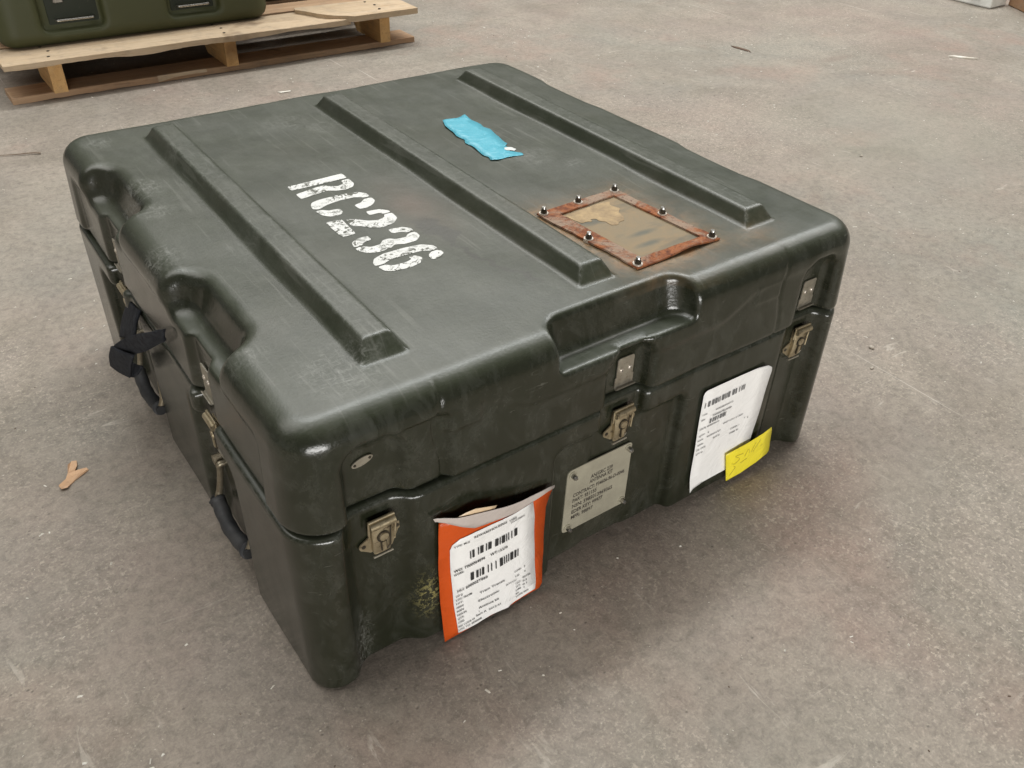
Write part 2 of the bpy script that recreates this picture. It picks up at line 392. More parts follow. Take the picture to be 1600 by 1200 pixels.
def text_flat(items, fmap, bold=.022):
    """items: (string, u, v, height, width or None, align) -> bmesh in the surface given by fmap(u,v)"""
    bm = bmesh.new()
    for s, u0, v0, h, wd in items:
        cu = bpy.data.curves.new('t', 'FONT'); cu.body = s; cu.size = 1.0; cu.resolution_u = 2; cu.offset = bold
        ob = bpy.data.objects.new('t', cu); COL.objects.link(ob)
        dg = bpy.context.evaluated_depsgraph_get(); me = ob.evaluated_get(dg).to_mesh()
        co = np.array([v.co[:] for v in me.vertices]) if len(me.vertices) else np.zeros((0, 3))
        if len(co):
            w0 = co[:, 0].max()-co[:, 0].min(); x0 = co[:, 0].min(); sx = h/.72 if wd is None else wd/w0; sy = h/.72
            vs = [bm.verts.new(fmap(u0+(c[0]-x0)*sx, v0+c[1]*sy)) for c in co]
            for p in me.polygons:
                try: bm.faces.new([vs[i] for i in p.vertices])
                except ValueError: pass
        ob.evaluated_get(dg).to_mesh_clear(); bpy.data.objects.remove(ob); bpy.data.curves.remove(cu)
    return bm
def bars(bm, u0, u1, v0, v1, fmap, seed, n=44):
    rr = random.Random(seed); x = 0; L = []
    while x < n:
        a = rr.choice((1, 1, 2, 3)); L.append((x, a)); x += a+rr.choice((1, 1, 2, 3))
    tot = L[-1][0]+L[-1][1]
    for x, a in L:
        q = [fmap(u0+(u1-u0)*s/tot, v) for s, v in ((x, v0), (x+a, v0), (x+a, v1), (x, v1))]
        bm.faces.new([bm.verts.new(p) for p in q])

# ---------------------------------------------------------------- implicit surfaces for the moulded cases
def rmax(a, b, r): return np.minimum(np.maximum(a, b), -r)+np.sqrt(np.maximum(a+r, 0)**2+np.maximum(b+r, 0)**2)
def smax(a, b, k):
    h = np.maximum(k-np.abs(a-b), 0); return np.maximum(a, b)+h*h/(4*k)
def smin(a, b, k): return -smax(-a, -b, k)
def surface(f, lo, hi, h):
    ax = [np.arange(l-2*h, u_+2.5*h, h, dtype=np.float32) for l, u_ in zip(lo, hi)]
    X, Y, Z = ax[0][:, None, None], ax[1][None, :, None], ax[2][None, None, :]
    F = np.ascontiguousarray(np.broadcast_to(f(X, Y, Z), (len(ax[0]), len(ax[1]), len(ax[2])))).astype(np.float32)
    S = F < 0
    n = S[:-1, :-1, :-1].astype(np.uint8)
    for a in (0, 1):
        for b in (0, 1):
            for c in (0, 1):
                if a+b+c: n += S[a:S.shape[0]-1+a, b:S.shape[1]-1+b, c:S.shape[2]-1+c]
    act = (n > 0) & (n < 8)
    I = np.argwhere(act)
    idx = np.full(act.shape, -1, np.int32); idx[act] = np.arange(len(I), dtype=np.int32)
    cor = [(a, b, c) for a in (0, 1) for b in (0, 1) for c in (0, 1)]
    V = {q: F[I[:, 0]+q[0], I[:, 1]+q[1], I[:, 2]+q[2]] for q in cor}
    P = np.zeros((len(I), 3)); W = np.zeros(len(I))
    for q in cor:
        for a in range(3):
            if q[a] == 0:
                q2 = tuple(1 if i == a else q[i] for i in range(3)); v0, v1 = V[q], V[q2]
                cr = (v0 < 0) != (v1 < 0); t = np.where(cr, v0/np.where(cr, v0-v1, 1), 0)
                for i in range(3): P[:, i] += np.where(cr, q[i]+(t if i == a else 0), 0)
                W += cr
    P /= W[:, None]
    P = np.stack([ax[i][0]+(I[:, i]+P[:, i])*h for i in range(3)], 1)
    quads = []
    for a in range(3):
        b, c = (a+1) % 3, (a+2) % 3
        s0 = [slice(None)]*3; s1 = [slice(None)]*3; s0[a] = slice(0, -1); s1[a] = slice(1, None)
        A = S[tuple(s0)]; B = S[tuple(s1)]
        E = np.argwhere(A != B)
        ok = (E[:, b] > 0) & (E[:, c] > 0) & (E[:, b] < act.shape[b]) & (E[:, c] < act.shape[c])
        E = E[ok]; ins = A[tuple(E.T)]
        def at(db, dc):
            J = E.copy(); J[:, b] += db; J[:, c] += dc; return idx[tuple(J.T)]
        q = np.stack([at(-1, -1), at(0, -1), at(0, 0), at(-1, 0)], 1)
        q[~ins] = q[~ins][:, ::-1]; quads.append(q)
    Q = np.concatenate(quads)
    P = P.astype(np.float64)
    def ev(p): return f(p[:, 0], p[:, 1], p[:, 2])
    for _ in range(2):
        e = h*.25; v = ev(P)
        gr = np.stack([(ev(P+dv)-ev(P-dv))/(2*e) for dv in np.eye(3)*e], 1)
        g2 = (gr**2).sum(1)+1e-9
        st = (v/g2)[:, None]*gr; ln = np.linalg.norm(st, axis=1)[:, None]
        P = P-st*np.minimum(1, h*.6/np.maximum(ln, 1e-9))
    return P, Q, ev
def np_mesh(name, P, Q, mat, parent=None):
    me = bpy.data.meshes.new(name)
    me.vertices.add(len(P)); me.vertices.foreach_set('co', P.astype(np.float32).ravel())
    me.loops.add(Q.size); me.loops.foreach_set('vertex_index', Q.astype(np.int32).ravel())
    me.polygons.add(len(Q)); me.polygons.foreach_set('loop_start', np.arange(0, Q.size, 4, dtype=np.int32))
    me.polygons.foreach_set('use_smooth', np.ones(len(Q), bool))
    me.update(calc_edges=True); me.materials.append(mat)
    return link(bpy.data.objects.new(name, me), parent)
def set_attr(o, name, v):
    a = o.data.attributes.new(name, 'FLOAT', 'POINT'); a.data.foreach_set('value', np.clip(v, 0, 1).astype(np.float32))
def sstep(a, b, x):
    t = np.clip((x-a)/(b-a), 0, 1); return t*t*(3-2*t)
def wav(P, s, seed=0):
    """cheap smooth noise, about -1..1"""
    rs = np.random.RandomState(seed); v = 0
    for k in range(6):
        dd = rs.normal(size=3); dd *= s*(1+.35*k)/np.linalg.norm(dd); v = v+np.sin(P[:, 0]*dd[0]+P[:, 1]*dd[1]+P[:, 2]*dd[2]+rs.rand()*6)/(1+.4*k)
    return v/2.2

LX, LY, HH = .755, .776, .3364
XC = .3814
def wobble(X, Y, Z): return .0005*(np.sin(X*23+Z*9)+np.sin(Y*19+1.3+X*4)+np.sin(X*41+Y*37)*.5)
FC = (.083, .383, .683)                  # front and back latch columns
SC = (.240, .560)                        # side latch columns
def f_base(X, Y, Z):
    zz = np.clip(Z, 0, .22)/.22
    dd = .001*(1-zz)
    ax_ = np.abs(X-LX/2)-LX/2+dd; ay_ = np.abs(Y-LY/2)-LY/2+dd
    o = rmax(ax_, ay_, .030+.012*zz)
    yf = np.minimum(Y, LY-Y); xf = np.minimum(X, LX-X)
    xm = np.abs(X-XC)
    wall = rmax(xm-.326, yf-(.0065-.0042*(1-zz)), .004)
    o = smax(o, -wall, .014)
    swall = rmax(np.abs(Y-.400)-.110, xf-.004, .004)
    o = smax(o, -swall, .014)
    yc = .020-.001*(1-zz)
    for c in (FC[0], FC[2]): o = smax(o, -rmax(np.abs(X-c)-.028, yf-yc, .012), .022)
    o = smax(o, -rmax(np.abs(X-FC[1])-.030, yf-yc, .005), .011)
    o = smax(o, -rmax(rmax(np.abs(X-.387)-.092, yf-yc, .006), Z-.186, .012), .012)
    for a, b in ((.172, .316), (.490, .655)):
        o = smax(o, -rmax(rmax(np.abs(Y-(a+b)/2)-(b-a)/2, xf-.020, .010), Z-.187, .012), .014)
    for c in SC: o = smax(o, -rmax(np.abs(Y-c)-.030, xf-.016, .006), .010)
    o = rmax(o, Z-.2195, .006)
    o = rmax(o, -Z, .008)
    core = rmax(np.abs(X-LX/2)-LX/2+.036, np.abs(Y-LY/2)-LY/2+.036, .03); core = np.maximum(np.maximum(core, Z-.235), .1-Z)
    return np.minimum(o+wobble(X, Y, Z), core)
def f_lid(X, Y, Z):
    t = (Z-.2225)/(HH-.2225)
    dd = .005*np.clip(t, 0, 1.3)
    ax_ = np.abs(X-LX/2)-LX/2+dd; ay_ = np.abs(Y-LY/2)-LY/2+dd
    o = rmax(ax_, ay_, .042)
    yf = np.minimum(Y, LY-Y); xf = np.minimum(X, LX-X)
    o = smax(o, -rmax(rmax(np.abs(X-XC)-.272, yf-.003-.0085*sstep(.216, .228, np.abs(X-XC))*(X < XC), .003), Z-.304+.03*(1-sstep(.12, .20, np.abs(X-XC))), .006), .007)
    o = smax(o, -rmax(rmax(np.abs(Y-.388)-.312, xf-.005, .004), Z-.300, .010), .012)
    # stacking lug marks
    for a in (.172, .585): o = o-.0013*sstep(a-.023, a-.019, X)*(1-sstep(a+.019, a+.023, X))*sstep(.279, .284, Z)*(1-sstep(.302, .308, Z))*(yf < .05)
    for a in (.149, .611): o = o+.0014*np.exp(-((X-a-.004*np.sin(Z*60))/.0022)**2)*(yf < .06)
    o = rmax(o, Z-HH, .027)
    # scoops in the rim: one front and back, two each side
    o = smax(o, -rmax(rmax(np.abs(X-.377)-.092, yf-.044+.022*(Y > .4)+.25*np.maximum(HH-Z, 0), .024), .2945-.10*(yf-.02)-Z, .007), .007)
    for c in SC:
        o = smax(o, -rmax(rmax(np.abs(Y-c)-.081, xf-.047+.028*(X > .5)+.35*np.maximum(HH-Z, 0), .034), .2940-.10*(xf-.02)-Z, .014), .014)
    for c in FC: o = smax(o, -rmax(rmax(np.abs(X-c)-.029, yf-.0235, .010), Z-(.305 if c != FC[1] else .290), .022), .012 if c == FC[0] else .015)
    for c in SC: o = smax(o, -rmax(rmax(np.abs(Y-c)-.029, xf-.016, .008), Z-.300, .018), .010)
    o = rmax(o, .2230-Z, .006)
    o = o+wobble(X, Y, Z)
    for k in (-1, 0, 1):
        hz = Z-HH
        xw = .0235-.52*np.clip(hz, -.005, .019); yl = .3155-.75*np.clip(hz, -.005, .019)
        rib = rmax(rmax(np.abs(X-XC-.25*k)-xw, np.abs(Y-.3855)-yl, .0015), hz-.0185, .0022)
        rib = np.maximum(rib, .31-Z)
        o = smin(o, rib, .004)
    return o

case = empty('transport_case', (0, 0, 0), 'large dark olive green moulded transit case with white stencilled lid and front latches', 'case')
case['kind'] = 'thing'
Pb, Qb, evb = surface(f_base, (0, 0, 0), (LX, LY, .236), .0025)
base = np_mesh('base', Pb, Qb, CASE, case)
Pl, Ql, evl = surface(f_lid, (0, 0, .22), (LX, LY, .356), .0025)
lid = np_mesh('lid', Pl, Ql, CASE, case)
def convex(P, ev, e=.006):
    return sum(ev(P+dv)+ev(P-dv) for dv in np.eye(3)*e)/(6*e)
def wear(o, P, ev, is_lid):
    cv = convex(P, ev)
    e_ = .0015; gr = np.stack([ev(P+dv)-ev(P-dv) for dv in np.eye(3)*e_], 1); gr /= np.linalg.norm(gr, axis=1)[:, None]+1e-9; nz = gr[:, 2]
    n1 = wav(P, 26, 3); n2 = wav(P, 60, 8)
    X, Y, Z = P.T
    sc_ = sstep(.07, .32, cv)*(.35+.65*sstep(-.3, .8, n1+.4*n2))
    if is_lid:
        top = sstep(HH-.004, HH-.0005, Z)
        sc_ = np.maximum(sc_, top*sstep(HH+.015, HH+.018, Z)*.30)
        for (x, y, r0, a) in ((.02, .36, .03, .8), (.05, .54, .03, .8), (.05, .47, .022, .8), (.085, .075, .045, .7), (.05, .71, .02, .8), (.03, .14, .03, .6),
                              (.555, .33, .02, .6), (.52, .37, .03, .55), (.13, .60, .03, .4), (.29, .66, .03, .4), (.10, .33, .02, .3), (.33, .62, .015, .5)):
            d2 = np.hypot(X-x, Y-y)+.012*n1; sc_ = np.maximum(sc_, a*(1-sstep(r0*.3, r0*1.3, d2))*(Z > .30))
        # distance to the rusty frame
        ang = math.atan2(-.013, .153)
        fx = (X-.4905); fy = (Y-.149); u_ = fx+fy*.085; v_ = fy
        dfr = np.hypot(np.maximum(np.abs(u_)-.063, 0), np.maximum(np.abs(v_)-.080, 0))
        rust = np.exp(-np.maximum(dfr+.008*n1, 0)/.017)*.95*(Z > .325)*(1-sstep(.004, .012, Z-HH)*.7)
        rust = np.maximum(rust, .40*np.exp(-((X-.60)/.04)**2-((Y-.055)/.022)**2)*(Z > .328))
        # dried spill beside rib 2: a pool against the rib with a run to the front
        ctr = np.interp(Y, (.09, .136, .158, .187, .213, .235, .26, .30), (.336, .319, .309, .304, .299, .304, .296, .290))+.003*np.sin(Y*160)+.002*np.sin(Y*330+X*90)
        wd = np.where(Y > .222, .010*sstep(.222, .245, Y), 0)+.0035+.0015*n2
        spill = (1-sstep(wd*.7, wd*1.25, np.abs(X-ctr-wd*.4)))*sstep(.09, .12, Y)*(1-sstep(.285, .305, Y))*top*(Z < HH+.003)*(.55+.45*sstep(-.6, .4, n1))
        film = np.exp(-(((X-.312)/.030)**2+((Y-.32)/.07)**2))*(Z > .32)
    else:
        top = np.zeros(len(P)); rust = np.zeros(len(P)); spill = rust*0; film = rust*0
        sc_ = np.maximum(sc_*.8, .9*np.exp(-((X-.055)/.012)**2)*(Z < .10)*(Y < .03)*(1-sstep(.05, .10, Z)))
    fl = np.zeros(len(P)) if is_lid else np.exp(-((X-.132)/.012)**2-((Z-.075)/.024)**2)*(Y < .03)*1.1
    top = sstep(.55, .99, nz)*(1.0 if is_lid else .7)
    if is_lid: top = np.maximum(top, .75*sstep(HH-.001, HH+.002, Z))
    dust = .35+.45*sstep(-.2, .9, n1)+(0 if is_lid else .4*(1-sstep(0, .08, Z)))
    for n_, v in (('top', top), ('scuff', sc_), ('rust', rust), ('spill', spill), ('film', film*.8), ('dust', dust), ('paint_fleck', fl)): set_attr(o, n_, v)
wear(base, Pb, evb, False); wear(lid, Pl, evl, True)

# ---------------------------------------------------------------- stencilled characters on the lid (x .206-.280)
ZT = HH+.0009
LET = {
 'stencil_letter_r': [[(.206, .455), (.280, .456), (.280, .441), (.206, .442)],
       [(.206, .429), (.206, .414), (.232, .418), (.243, .420), (.252, .414), (.264, .411), (.275, .414), (.280, .422), (.280, .437), (.270, .437), (.269, .428), (.260, .424), (.252, .429), (.246, .435), (.240, .436)]],
 'stencil_letter_c': [[(.208, .391), (.206, .382), (.212, .378), (.225, .384), (.243, .387), (.262, .386), (.272, .379), (.279, .379), (.279, .388), (.272, .397), (.250, .401), (.223, .401), (.212, .398)],
       [(.206, .375), (.209, .362), (.216, .354), (.228, .353), (.233, .358), (.233, .367), (.220, .369), (.214, .375)],
       [(.252, .366), (.262, .368), (.270, .375), (.279, .375), (.279, .365), (.272, .357), (.263, .353), (.253, .354)]],
 'stencil_number_two': [[(.204, .343), (.214, .343), (.223, .341), (.222, .320), (.221, .302), (.204, .302)],
       [(.226, .339), (.237, .333), (.247, .322), (.258, .317), (.268, .320), (.270, .326), (.280, .325), (.279, .311), (.270, .302), (.255, .299), (.243, .304), (.235, .315), (.226, .320)],
       [(.256, .344), (.272, .341), (.279, .333), (.280, .328), (.270, .328), (.268, .333), (.255, .334)]],
 'stencil_number_three': [[(.256, .291), (.272, .288), (.279, .280), (.279, .273), (.270, .274), (.266, .279), (.256, .280)],
       [(.279, .270), (.279, .259), (.270, .251), (.255, .251), (.245, .256), (.238, .251), (.222, .249), (.210, .254), (.204, .264), (.204, .270), (.214, .270), (.219, .264), (.232, .264), (.238, .271), (.246, .272), (.252, .266), (.264, .264), (.270, .270)],
       [(.204, .273), (.214, .273), (.219, .279), (.229, .280), (.229, .290), (.217, .290), (.207, .284)]],
 'stencil_number_six': [[(.204, .229), (.204, .223), (.214, .223), (.222, .227), (.238, .228), (.262, .227), (.270, .222), (.280, .222), (.279, .231), (.269, .240), (.250, .243), (.224, .243), (.210, .238)],
       [(.205, .220), (.207, .209), (.216, .203), (.233, .201), (.248, .204), (.255, .213), (.250, .222), (.243, .222), (.244, .216), (.236, .213), (.220, .214), (.214, .220)],
       [(.266, .216), (.270, .219), (.280, .219), (.280, .210), (.272, .203), (.262, .203), (.262, .212)]],
}
def round_poly(p, it=2):
    for _ in range(it):
        q = []
        for i in range(len(p)):
            a, b = Vector(p[i]), Vector(p[(i+1) % len(p)]); L = (b-a).length
            k = min(.25, .0015/L if L > .006 and _ == 0 else .25)
            q += [tuple(a.lerp(b, k)), tuple(a.lerp(b, 1-k))]
        p = q
    return p
from mathutils.geometry import tessellate_polygon
def flat_poly(bm, pts, z0, th, jit=0.0):
    a = [bm.verts.new((x, y, z0+th)) for x, y in pts]; b = [bm.verts.new((x, y, z0)) for x, y in pts]
    for t in tessellate_polygon([[Vector((x, y, 0)) for x, y in pts]]):
        try: bm.faces.new([a[i] for i in t])
        except ValueError: pass
    n = len(pts)
    for i in range(n): bm.faces.new((a[i], b[i], b[(i+1) % n], a[(i+1) % n]))
    bmesh.ops.recalc_face_normals(bm, faces=bm.faces[:])
def lid_z(x, y):
    lo, hi = HH-.01, HH+.01
    for _ in range(22):
        m = (lo+hi)/2
        if f_lid(np.array([x]), np.array([y]), np.array([m]))[0] < 0: lo = m
        else: hi = m
    return lo
def grow(p, d_):
    A = sum(p[i][0]*p[(i+1) % len(p)][1]-p[(i+1) % len(p)][0]*p[i][1] for i in range(len(p))); sg = 1 if A > 0 else -1; out = []
    for i in range(len(p)):
        a, b = Vector(p[i-1]), Vector(p[(i+1) % len(p)]); t = (b-a).normalized(); out.append((p[i][0]+t.y*d_*sg, p[i][1]-t.x*d_*sg))
    return out
for nm, polys in LET.items():
    bm = bmesh.new()
    for p in polys: flat_poly(bm, grow(round_poly(p), .0002), 0, .0002)
    for v in bm.verts: v.co.z += lid_z(v.co.x, v.co.y)+.0002
    from_bm('stencil_character', bm, LETTERS, lid)

# blue tape remnant
tp = [(.490, .552), (.497, .554), (.512, .548), (.531, .556), (.527, .53), (.529, .510), (.527, .499), (.530, .488), (.525, .464), (.521, .445), (.519, .429), (.512, .424), (.514, .412), (.506, .406), (.512, .398), (.517, .391), (.515, .385), (.503, .388), (.489, .390), (.475, .389), (.467, .394), (.470, .403), (.467, .412), (.472, .447), (.470, .460), (.476, .472), (.474, .49), (.478, .505), (.481, .53)]
bm = bmesh.new(); P2 = [(x, y) for x, y in tp]
tri = tessellate_polygon([[Vector((x, y, 0)) for x, y in P2]])
vs = [bm.verts.new((x, y, 0)) for x, y in P2]
for t in tri: bm.faces.new([vs[i] for i in t])
bmesh.ops.subdivide_edges(bm, edges=bm.edges[:], cuts=3, use_grid_fill=True)
bmesh.ops.triangulate(bm, faces=bm.faces[:])
for v in bm.verts:
    x, y = v.co.x, v.co.y; e = max(0, (.480-x)/.012)
    v.co.z = HH+.0008+.0014*max(0, min(1, e))*(1+math.sin(y*90))*.5+.0006*math.exp(-((y-.463+.25*(x-.5))/.0025)**2)+.0005*math.exp(-((y-.452+.2*(x-.5))/.002)**2)+.0003*math.sin(x*300+y*170)
bmesh.ops.recalc_face_normals(bm, faces=bm.faces[:])
tape = from_bm('blue_tape', bm, TAPE, lid, True); tape.modifiers.new('thickness', 'SOLIDIFY').thickness = -.0003
bm = bmesh.new()
rr = random.Random(4)
for cx, cy, sz in ((.511, .411, .0085),):
    pts = [(cx+math.cos(a)*sz*rr.uniform(.5, 1.1), cy+math.sin(a)*sz*rr.uniform(.5, 1.1)) for a in [2*PI*i/9 for i in range(9)]]
    flat_poly(bm, pts, HH+.0014, .0003)
from_bm('torn_tape_edge', bm, TAPEW, tape)['kind'] = 'stuff'

# ---------------------------------------------------------------- rusty document frame on the lid
FO = [(.420, .229), (.545, .234), (.560, .068), (.434, .067)]
FI = [(.443, .213), (.532, .2195), (.5445, .0825), (.4525, .0825)]
frame = empty('document_frame'); frame.parent = case
z0 = HH+.0008
def strip(name, a, b, c, e, warp):
    bm = bmesh.new(); N = 24; th = .0022
    rows = []
    for i in range(N+1):
        t = i/N
        po = Vector(a).lerp(Vector(b), t); pi = Vector(c).lerp(Vector(e), t)
        zo = z0+warp(t); zi = z0+.0004
        wob = .0007*math.sin(t*17+a[0]*80)+RNG.uniform(-.0005, .0005)
        rows.append([bm.verts.new((po.x+wob, po.y, zo)), bm.verts.new((po.x+wob, po.y, zo+th)), bm.verts.new((pi.x, pi.y+wob*.5, zi+th)), bm.verts.new((pi.x, pi.y+wob*.5, zi))])
    for A, B in zip(rows, rows[1:]):
        for k in range(4): bm.faces.new((A[k], A[(k+1) % 4], B[(k+1) % 4], B[k]))
    bm.faces.new(rows[0][::-1]); bm.faces.new(rows[-1])
    bmesh.ops.recalc_face_normals(bm, faces=bm.faces[:])
    return from_bm(name, bm, RUST, frame)
sd = lambda c, w_, h: (lambda t: h*math.exp(-((t-c)/w_)**2))
strip('frame_side', FO[0], FO[1], FI[0], FI[1], sd(.5, .3, .0004))
strip('frame_side', FO[1], FO[2], FI[1], FI[2], sd(.4, .3, .0003))
strip('frame_side', FO[2], FO[3], FI[2], FI[3], sd(.36, .20, .0042))
strip('frame_side', FO[3], FO[0], FI[3], FI[0], sd(.3, .3, .0008))
bm = bmesh.new(); flat_poly(bm, [tuple(Vector(p).lerp(Vector((.493, .15)), -.06)) for p in FI], HH+.0003, .0006)
from_bm('frame_panel', bm, PANEL, frame)
pp = [(.447, .208), (.470, .211), (.500, .214), (.519, .212), (.512, .203), (.517, .190), (.508, .183), (.506, .172), (.500, .163), (.491, .163), (.486, .158), (.478, .162), (.479, .172), (.473, .177), (.474, .184), (.466, .186), (.466, .180), (.459, .184), (.452, .183), (.449, .195)]
bm = bmesh.new(); flat_poly(bm, round_poly(pp, 1), HH+.0010, .0004); from_bm('paper_remnant', bm, mat_simple('faded_card', (.40, .285, .15), (.24, .17, .095), 70, .8, 0, .6, 180, .001), frame)
def make_bolt(x, y):
    z = z0+.0028
    bm = bmesh.new(); cyl(bm, (x, y, z-.003), (x, y, z+.0009), .0058, .0056, 20)
    n = from_bm('bolt', bm, WASH, frame)
    bm = bmesh.new(); cyl(bm, (x, y, z+.0009), (x, y, z+.0042), .0040, .0040, 6); cyl(bm, (x, y, z+.0040), (x, y, z+.0066), .0027, .0027, 14)
    sharp(from_bm('bolt_shank', bm, DARKST, n))
    bm = bmesh.new(); cyl(bm, (x, y, z+.0064), (x, y, z+.0082), .0030, .0024, 14); from_bm('bolt_tip', bm, BOLT, n)
for x, y in ((.427, .224), (.481, .2265), (.541, .229), (.547, .149), (.554, .075), (.439, .073), (.431, .146)): make_bolt(x, y)

# ---------------------------------------------------------------- latches, strike plates
def M_front(cx, y, z):           # local x right, y up, z towards the viewer (out of the front wall)
    return Matrix(((1, 0, 0, cx), (0, 0, -1, y), (0, 1, 0, z), (0, 0, 0, 1)))
def M_left(cy, x, z):            # out of the left wall
    return Matrix(((0, 0, -1, x), (-1, 0, 0, cy), (0, 1, 0, z), (0, 0, 0, 1)))
def latch(Mx, tilt=0.0):
    Mx = Mx@Matrix.Rotation(tilt, 4, 'Z')@Matrix.Scale(.93, 4)
    T = lambda x, y, z: Mx@Vector((x, y, z))
    # mounting plate: lozenge with two drilled ears
    bm = bmesh.new()
    def arc(cx, cy, r_, a0, a1, n=8): return [(cx+r_*math.cos(math.radians(a0+(a1-a0)*i/n)), cy+r_*math.sin(math.radians(a0+(a1-a0)*i/n))) for i in range(n+1)]
    pts = arc(.0185, .002, .0058, -70, 70)+[(.013, .013), (.0125, .022), (-.0125, .022), (-.013, .002)]+arc(-.0185, -.008, .0058, 110, 250)+[(-.0125, -.020), (.0125, -.022)]
    prism(bm, pts, lambda p: T(p[0], p[1], .0002), lambda p: T(p[0], p[1], .0017))
    root = from_bm('latch', bm, BRASS, case)
    for (x, y) in ((.0195, .002), (-.0195, -.008)):
        bm = bmesh.new(); cyl(bm, T(x, y, .0012), T(x, y, .0022), .0022, .0022, 12); from_bm('rivet', bm, DARKST, root)
    # pressed body: gently bowed channel
    bm = bmesh.new(); N = 14; prev = None
    for i in range(N+1):
        t = i/N; y = .019-.042*t; wd = .0118-.0012*t if t < .9 else .0105-.012*(t-.9)
        zz = .0062+.0022*math.sin(t*PI)-.0018*t
        pr = [(-wd, .0015), (-wd, zz-.001), (-wd+.0012, zz), (-wd*.4, zz+.0005), (wd*.4, zz+.0005), (wd-.0012, zz), (wd, zz-.001), (wd, .0015)]
        ring = [bm.verts.new(T(a, y, b)) for a, b in pr]
        if prev:
            for k in range(8): bm.faces.new((prev[k], prev[(k+1) % 8], ring[(k+1) % 8], ring[k]))
        else: bm.faces.new(ring[::-1])
        prev = ring
    bm.faces.new(prev); bmesh.ops.recalc_face_normals(bm, faces=bm.faces[:])
    sharp(from_bm('latch_body', bm, BRASS, root), 40)
    # rolled hook at the top
    bm = bmesh.new(); cyl(bm, T(-.0140, .0215, .0085), T(.0140, .0215, .0085), .0040, seg=16)
    cyl(bm, T(-.0146, .0265, .0060), T(.0146, .0265, .0060), .0018, seg=10)
    cyl(bm, T(.0138, .0265, .006), T(.0152, .012, .007), .0014, seg=8); cyl(bm, T(-.0138, .0265, .006), T(-.0146, .010, .006), .0014, seg=8)
    cyl(bm, T(.0152, .012, .007), T(.0125, -.006, .0085), .0011, seg=8)
    sharp(from_bm('hook_bar', bm, BRASS, root), 50)
    # folded wing key: disc and tongue standing out of a dark slot
    bm = bmesh.new(); cyl(bm, T(0, .003, .0080), T(0, .003, .0092), .0066, seg=20); box_pts = [(-.0037, -.003), (.0037, -.003), (.0030, -.0165), (-.0030, -.0165)]
    prism(bm, box_pts, lambda p: T(p[0], p[1], .0074), lambda p: T(p[0], p[1], .0088)); from_bm('key_slot', bm, DARKST, root)
    bm = bmesh.new(); cyl(bm, T(.0005, .0030, .0088), T(.0005, .0030, .0103), .0050, .0046, 20)
    prism(bm, [(-.0022, -.0035), (.0022, -.0035), (.0020, -.0155), (-.0020, -.0155)], lambda p: T(p[0], p[1], .0080), lambda p: T(p[0], p[1], .0100))
    sharp(from_bm('wing_key', bm, BRASS, root), 40)
    bm = bmesh.new(); cyl(bm, T(.0088, .013, .0088), T(.0070, -.013, .0086), .0007, seg=6); cyl(bm, T(.0070, -.013, .0086), T(.004, -.017, .008), .0007, seg=6)
    from_bm('spring_slot', bm, DARKST, root)
    bm = bmesh.new(); cyl(bm, T(-.011, -.0262, .0045), T(.0115, -.0262, .0045), .0014, seg=10); from_bm('bottom_lip', bm, KEEP, root)
    return root
def strike(Mx):
    T = lambda x, y, z: Mx@Vector((x, y, z))
    bm = bmesh.new()
    pts = [(-.0128, -.0185), (.0128, -.0185), (.0128, -.008), (.0115, -.0065), (.0115, .0155), (.0095, .0175), (-.0095, .0175), (-.0115, .0155), (-.0115, -.0065), (-.0128, -.008)]
    prism(bm, pts, lambda p: T(p[0], p[1], .0003), lambda p: T(p[0], p[1], .0017))
    root = from_bm('strike_plate', bm, KEEP, case)
    for x in (-.0060, .0060):
        bm = bmesh.new(); cyl(bm, T(x, .002, .0012), T(x, .002, .0024), .0031, .0026, 16); cyl(bm, T(x, .002, .0024), T(x, .002, .0034), .0022, .0014, 12); r_ = sharp(from_bm('rivet', bm, WASH, root), 60)
        bm = bmesh.new(); cyl(bm, T(x, .002, .0032), T(x, .002, .0035), .0008, .0008, 10); from_bm('rivet', bm, DARKST, root)
    bm = bmesh.new()
    path = [T(0, -.0185, .0010), T(0, -.0203, .0030), T(0, -.0200, .0052), T(0, -.0185, .0062)]
    ribbon(bm, smooth_path(path, 4), Mx.to_3x3()@Vector((1, 0, 0)), .0262, .0013)
    from_bm('lip', bm, KEEP, root)
for i, c in enumerate(FC): latch(M_front(c+.0045, .0195, .180), (0.0, 0.02, -.03)[i])
for i, c in enumerate(FC[1:]): strike(M_front(c+.005, .0222, .2515))
# left end of the strike row is gone: only a small oval plate is left on the lid there
bm = bmesh.new()
prism(bm, [(.078+.0105*math.cos(a), .2745+.0044*math.sin(a)+.002*math.cos(a)) for a in [2*PI*i/24 for i in range(24)]], lambda p: Vector((p[0], .0226, p[1])), lambda p: Vector((p[0], .0212, p[1])))
tagp = from_bm('oval_plate', bm, KEEP, case)
for x in (.0705, .0855):
    bm = bmesh.new(); cyl(bm, (x, .0214, .2745+(x-.078)*.2), (x, .0205, .2745+(x-.078)*.2), .0016, .0012, 10); from_bm('rivet', bm, DARKST, tagp)
for c in SC: strike(M_left(c, .0145, .2515))
latch(M_left(SC[0], .0150, .181)); latch(M_left(SC[1], .0150, .181))

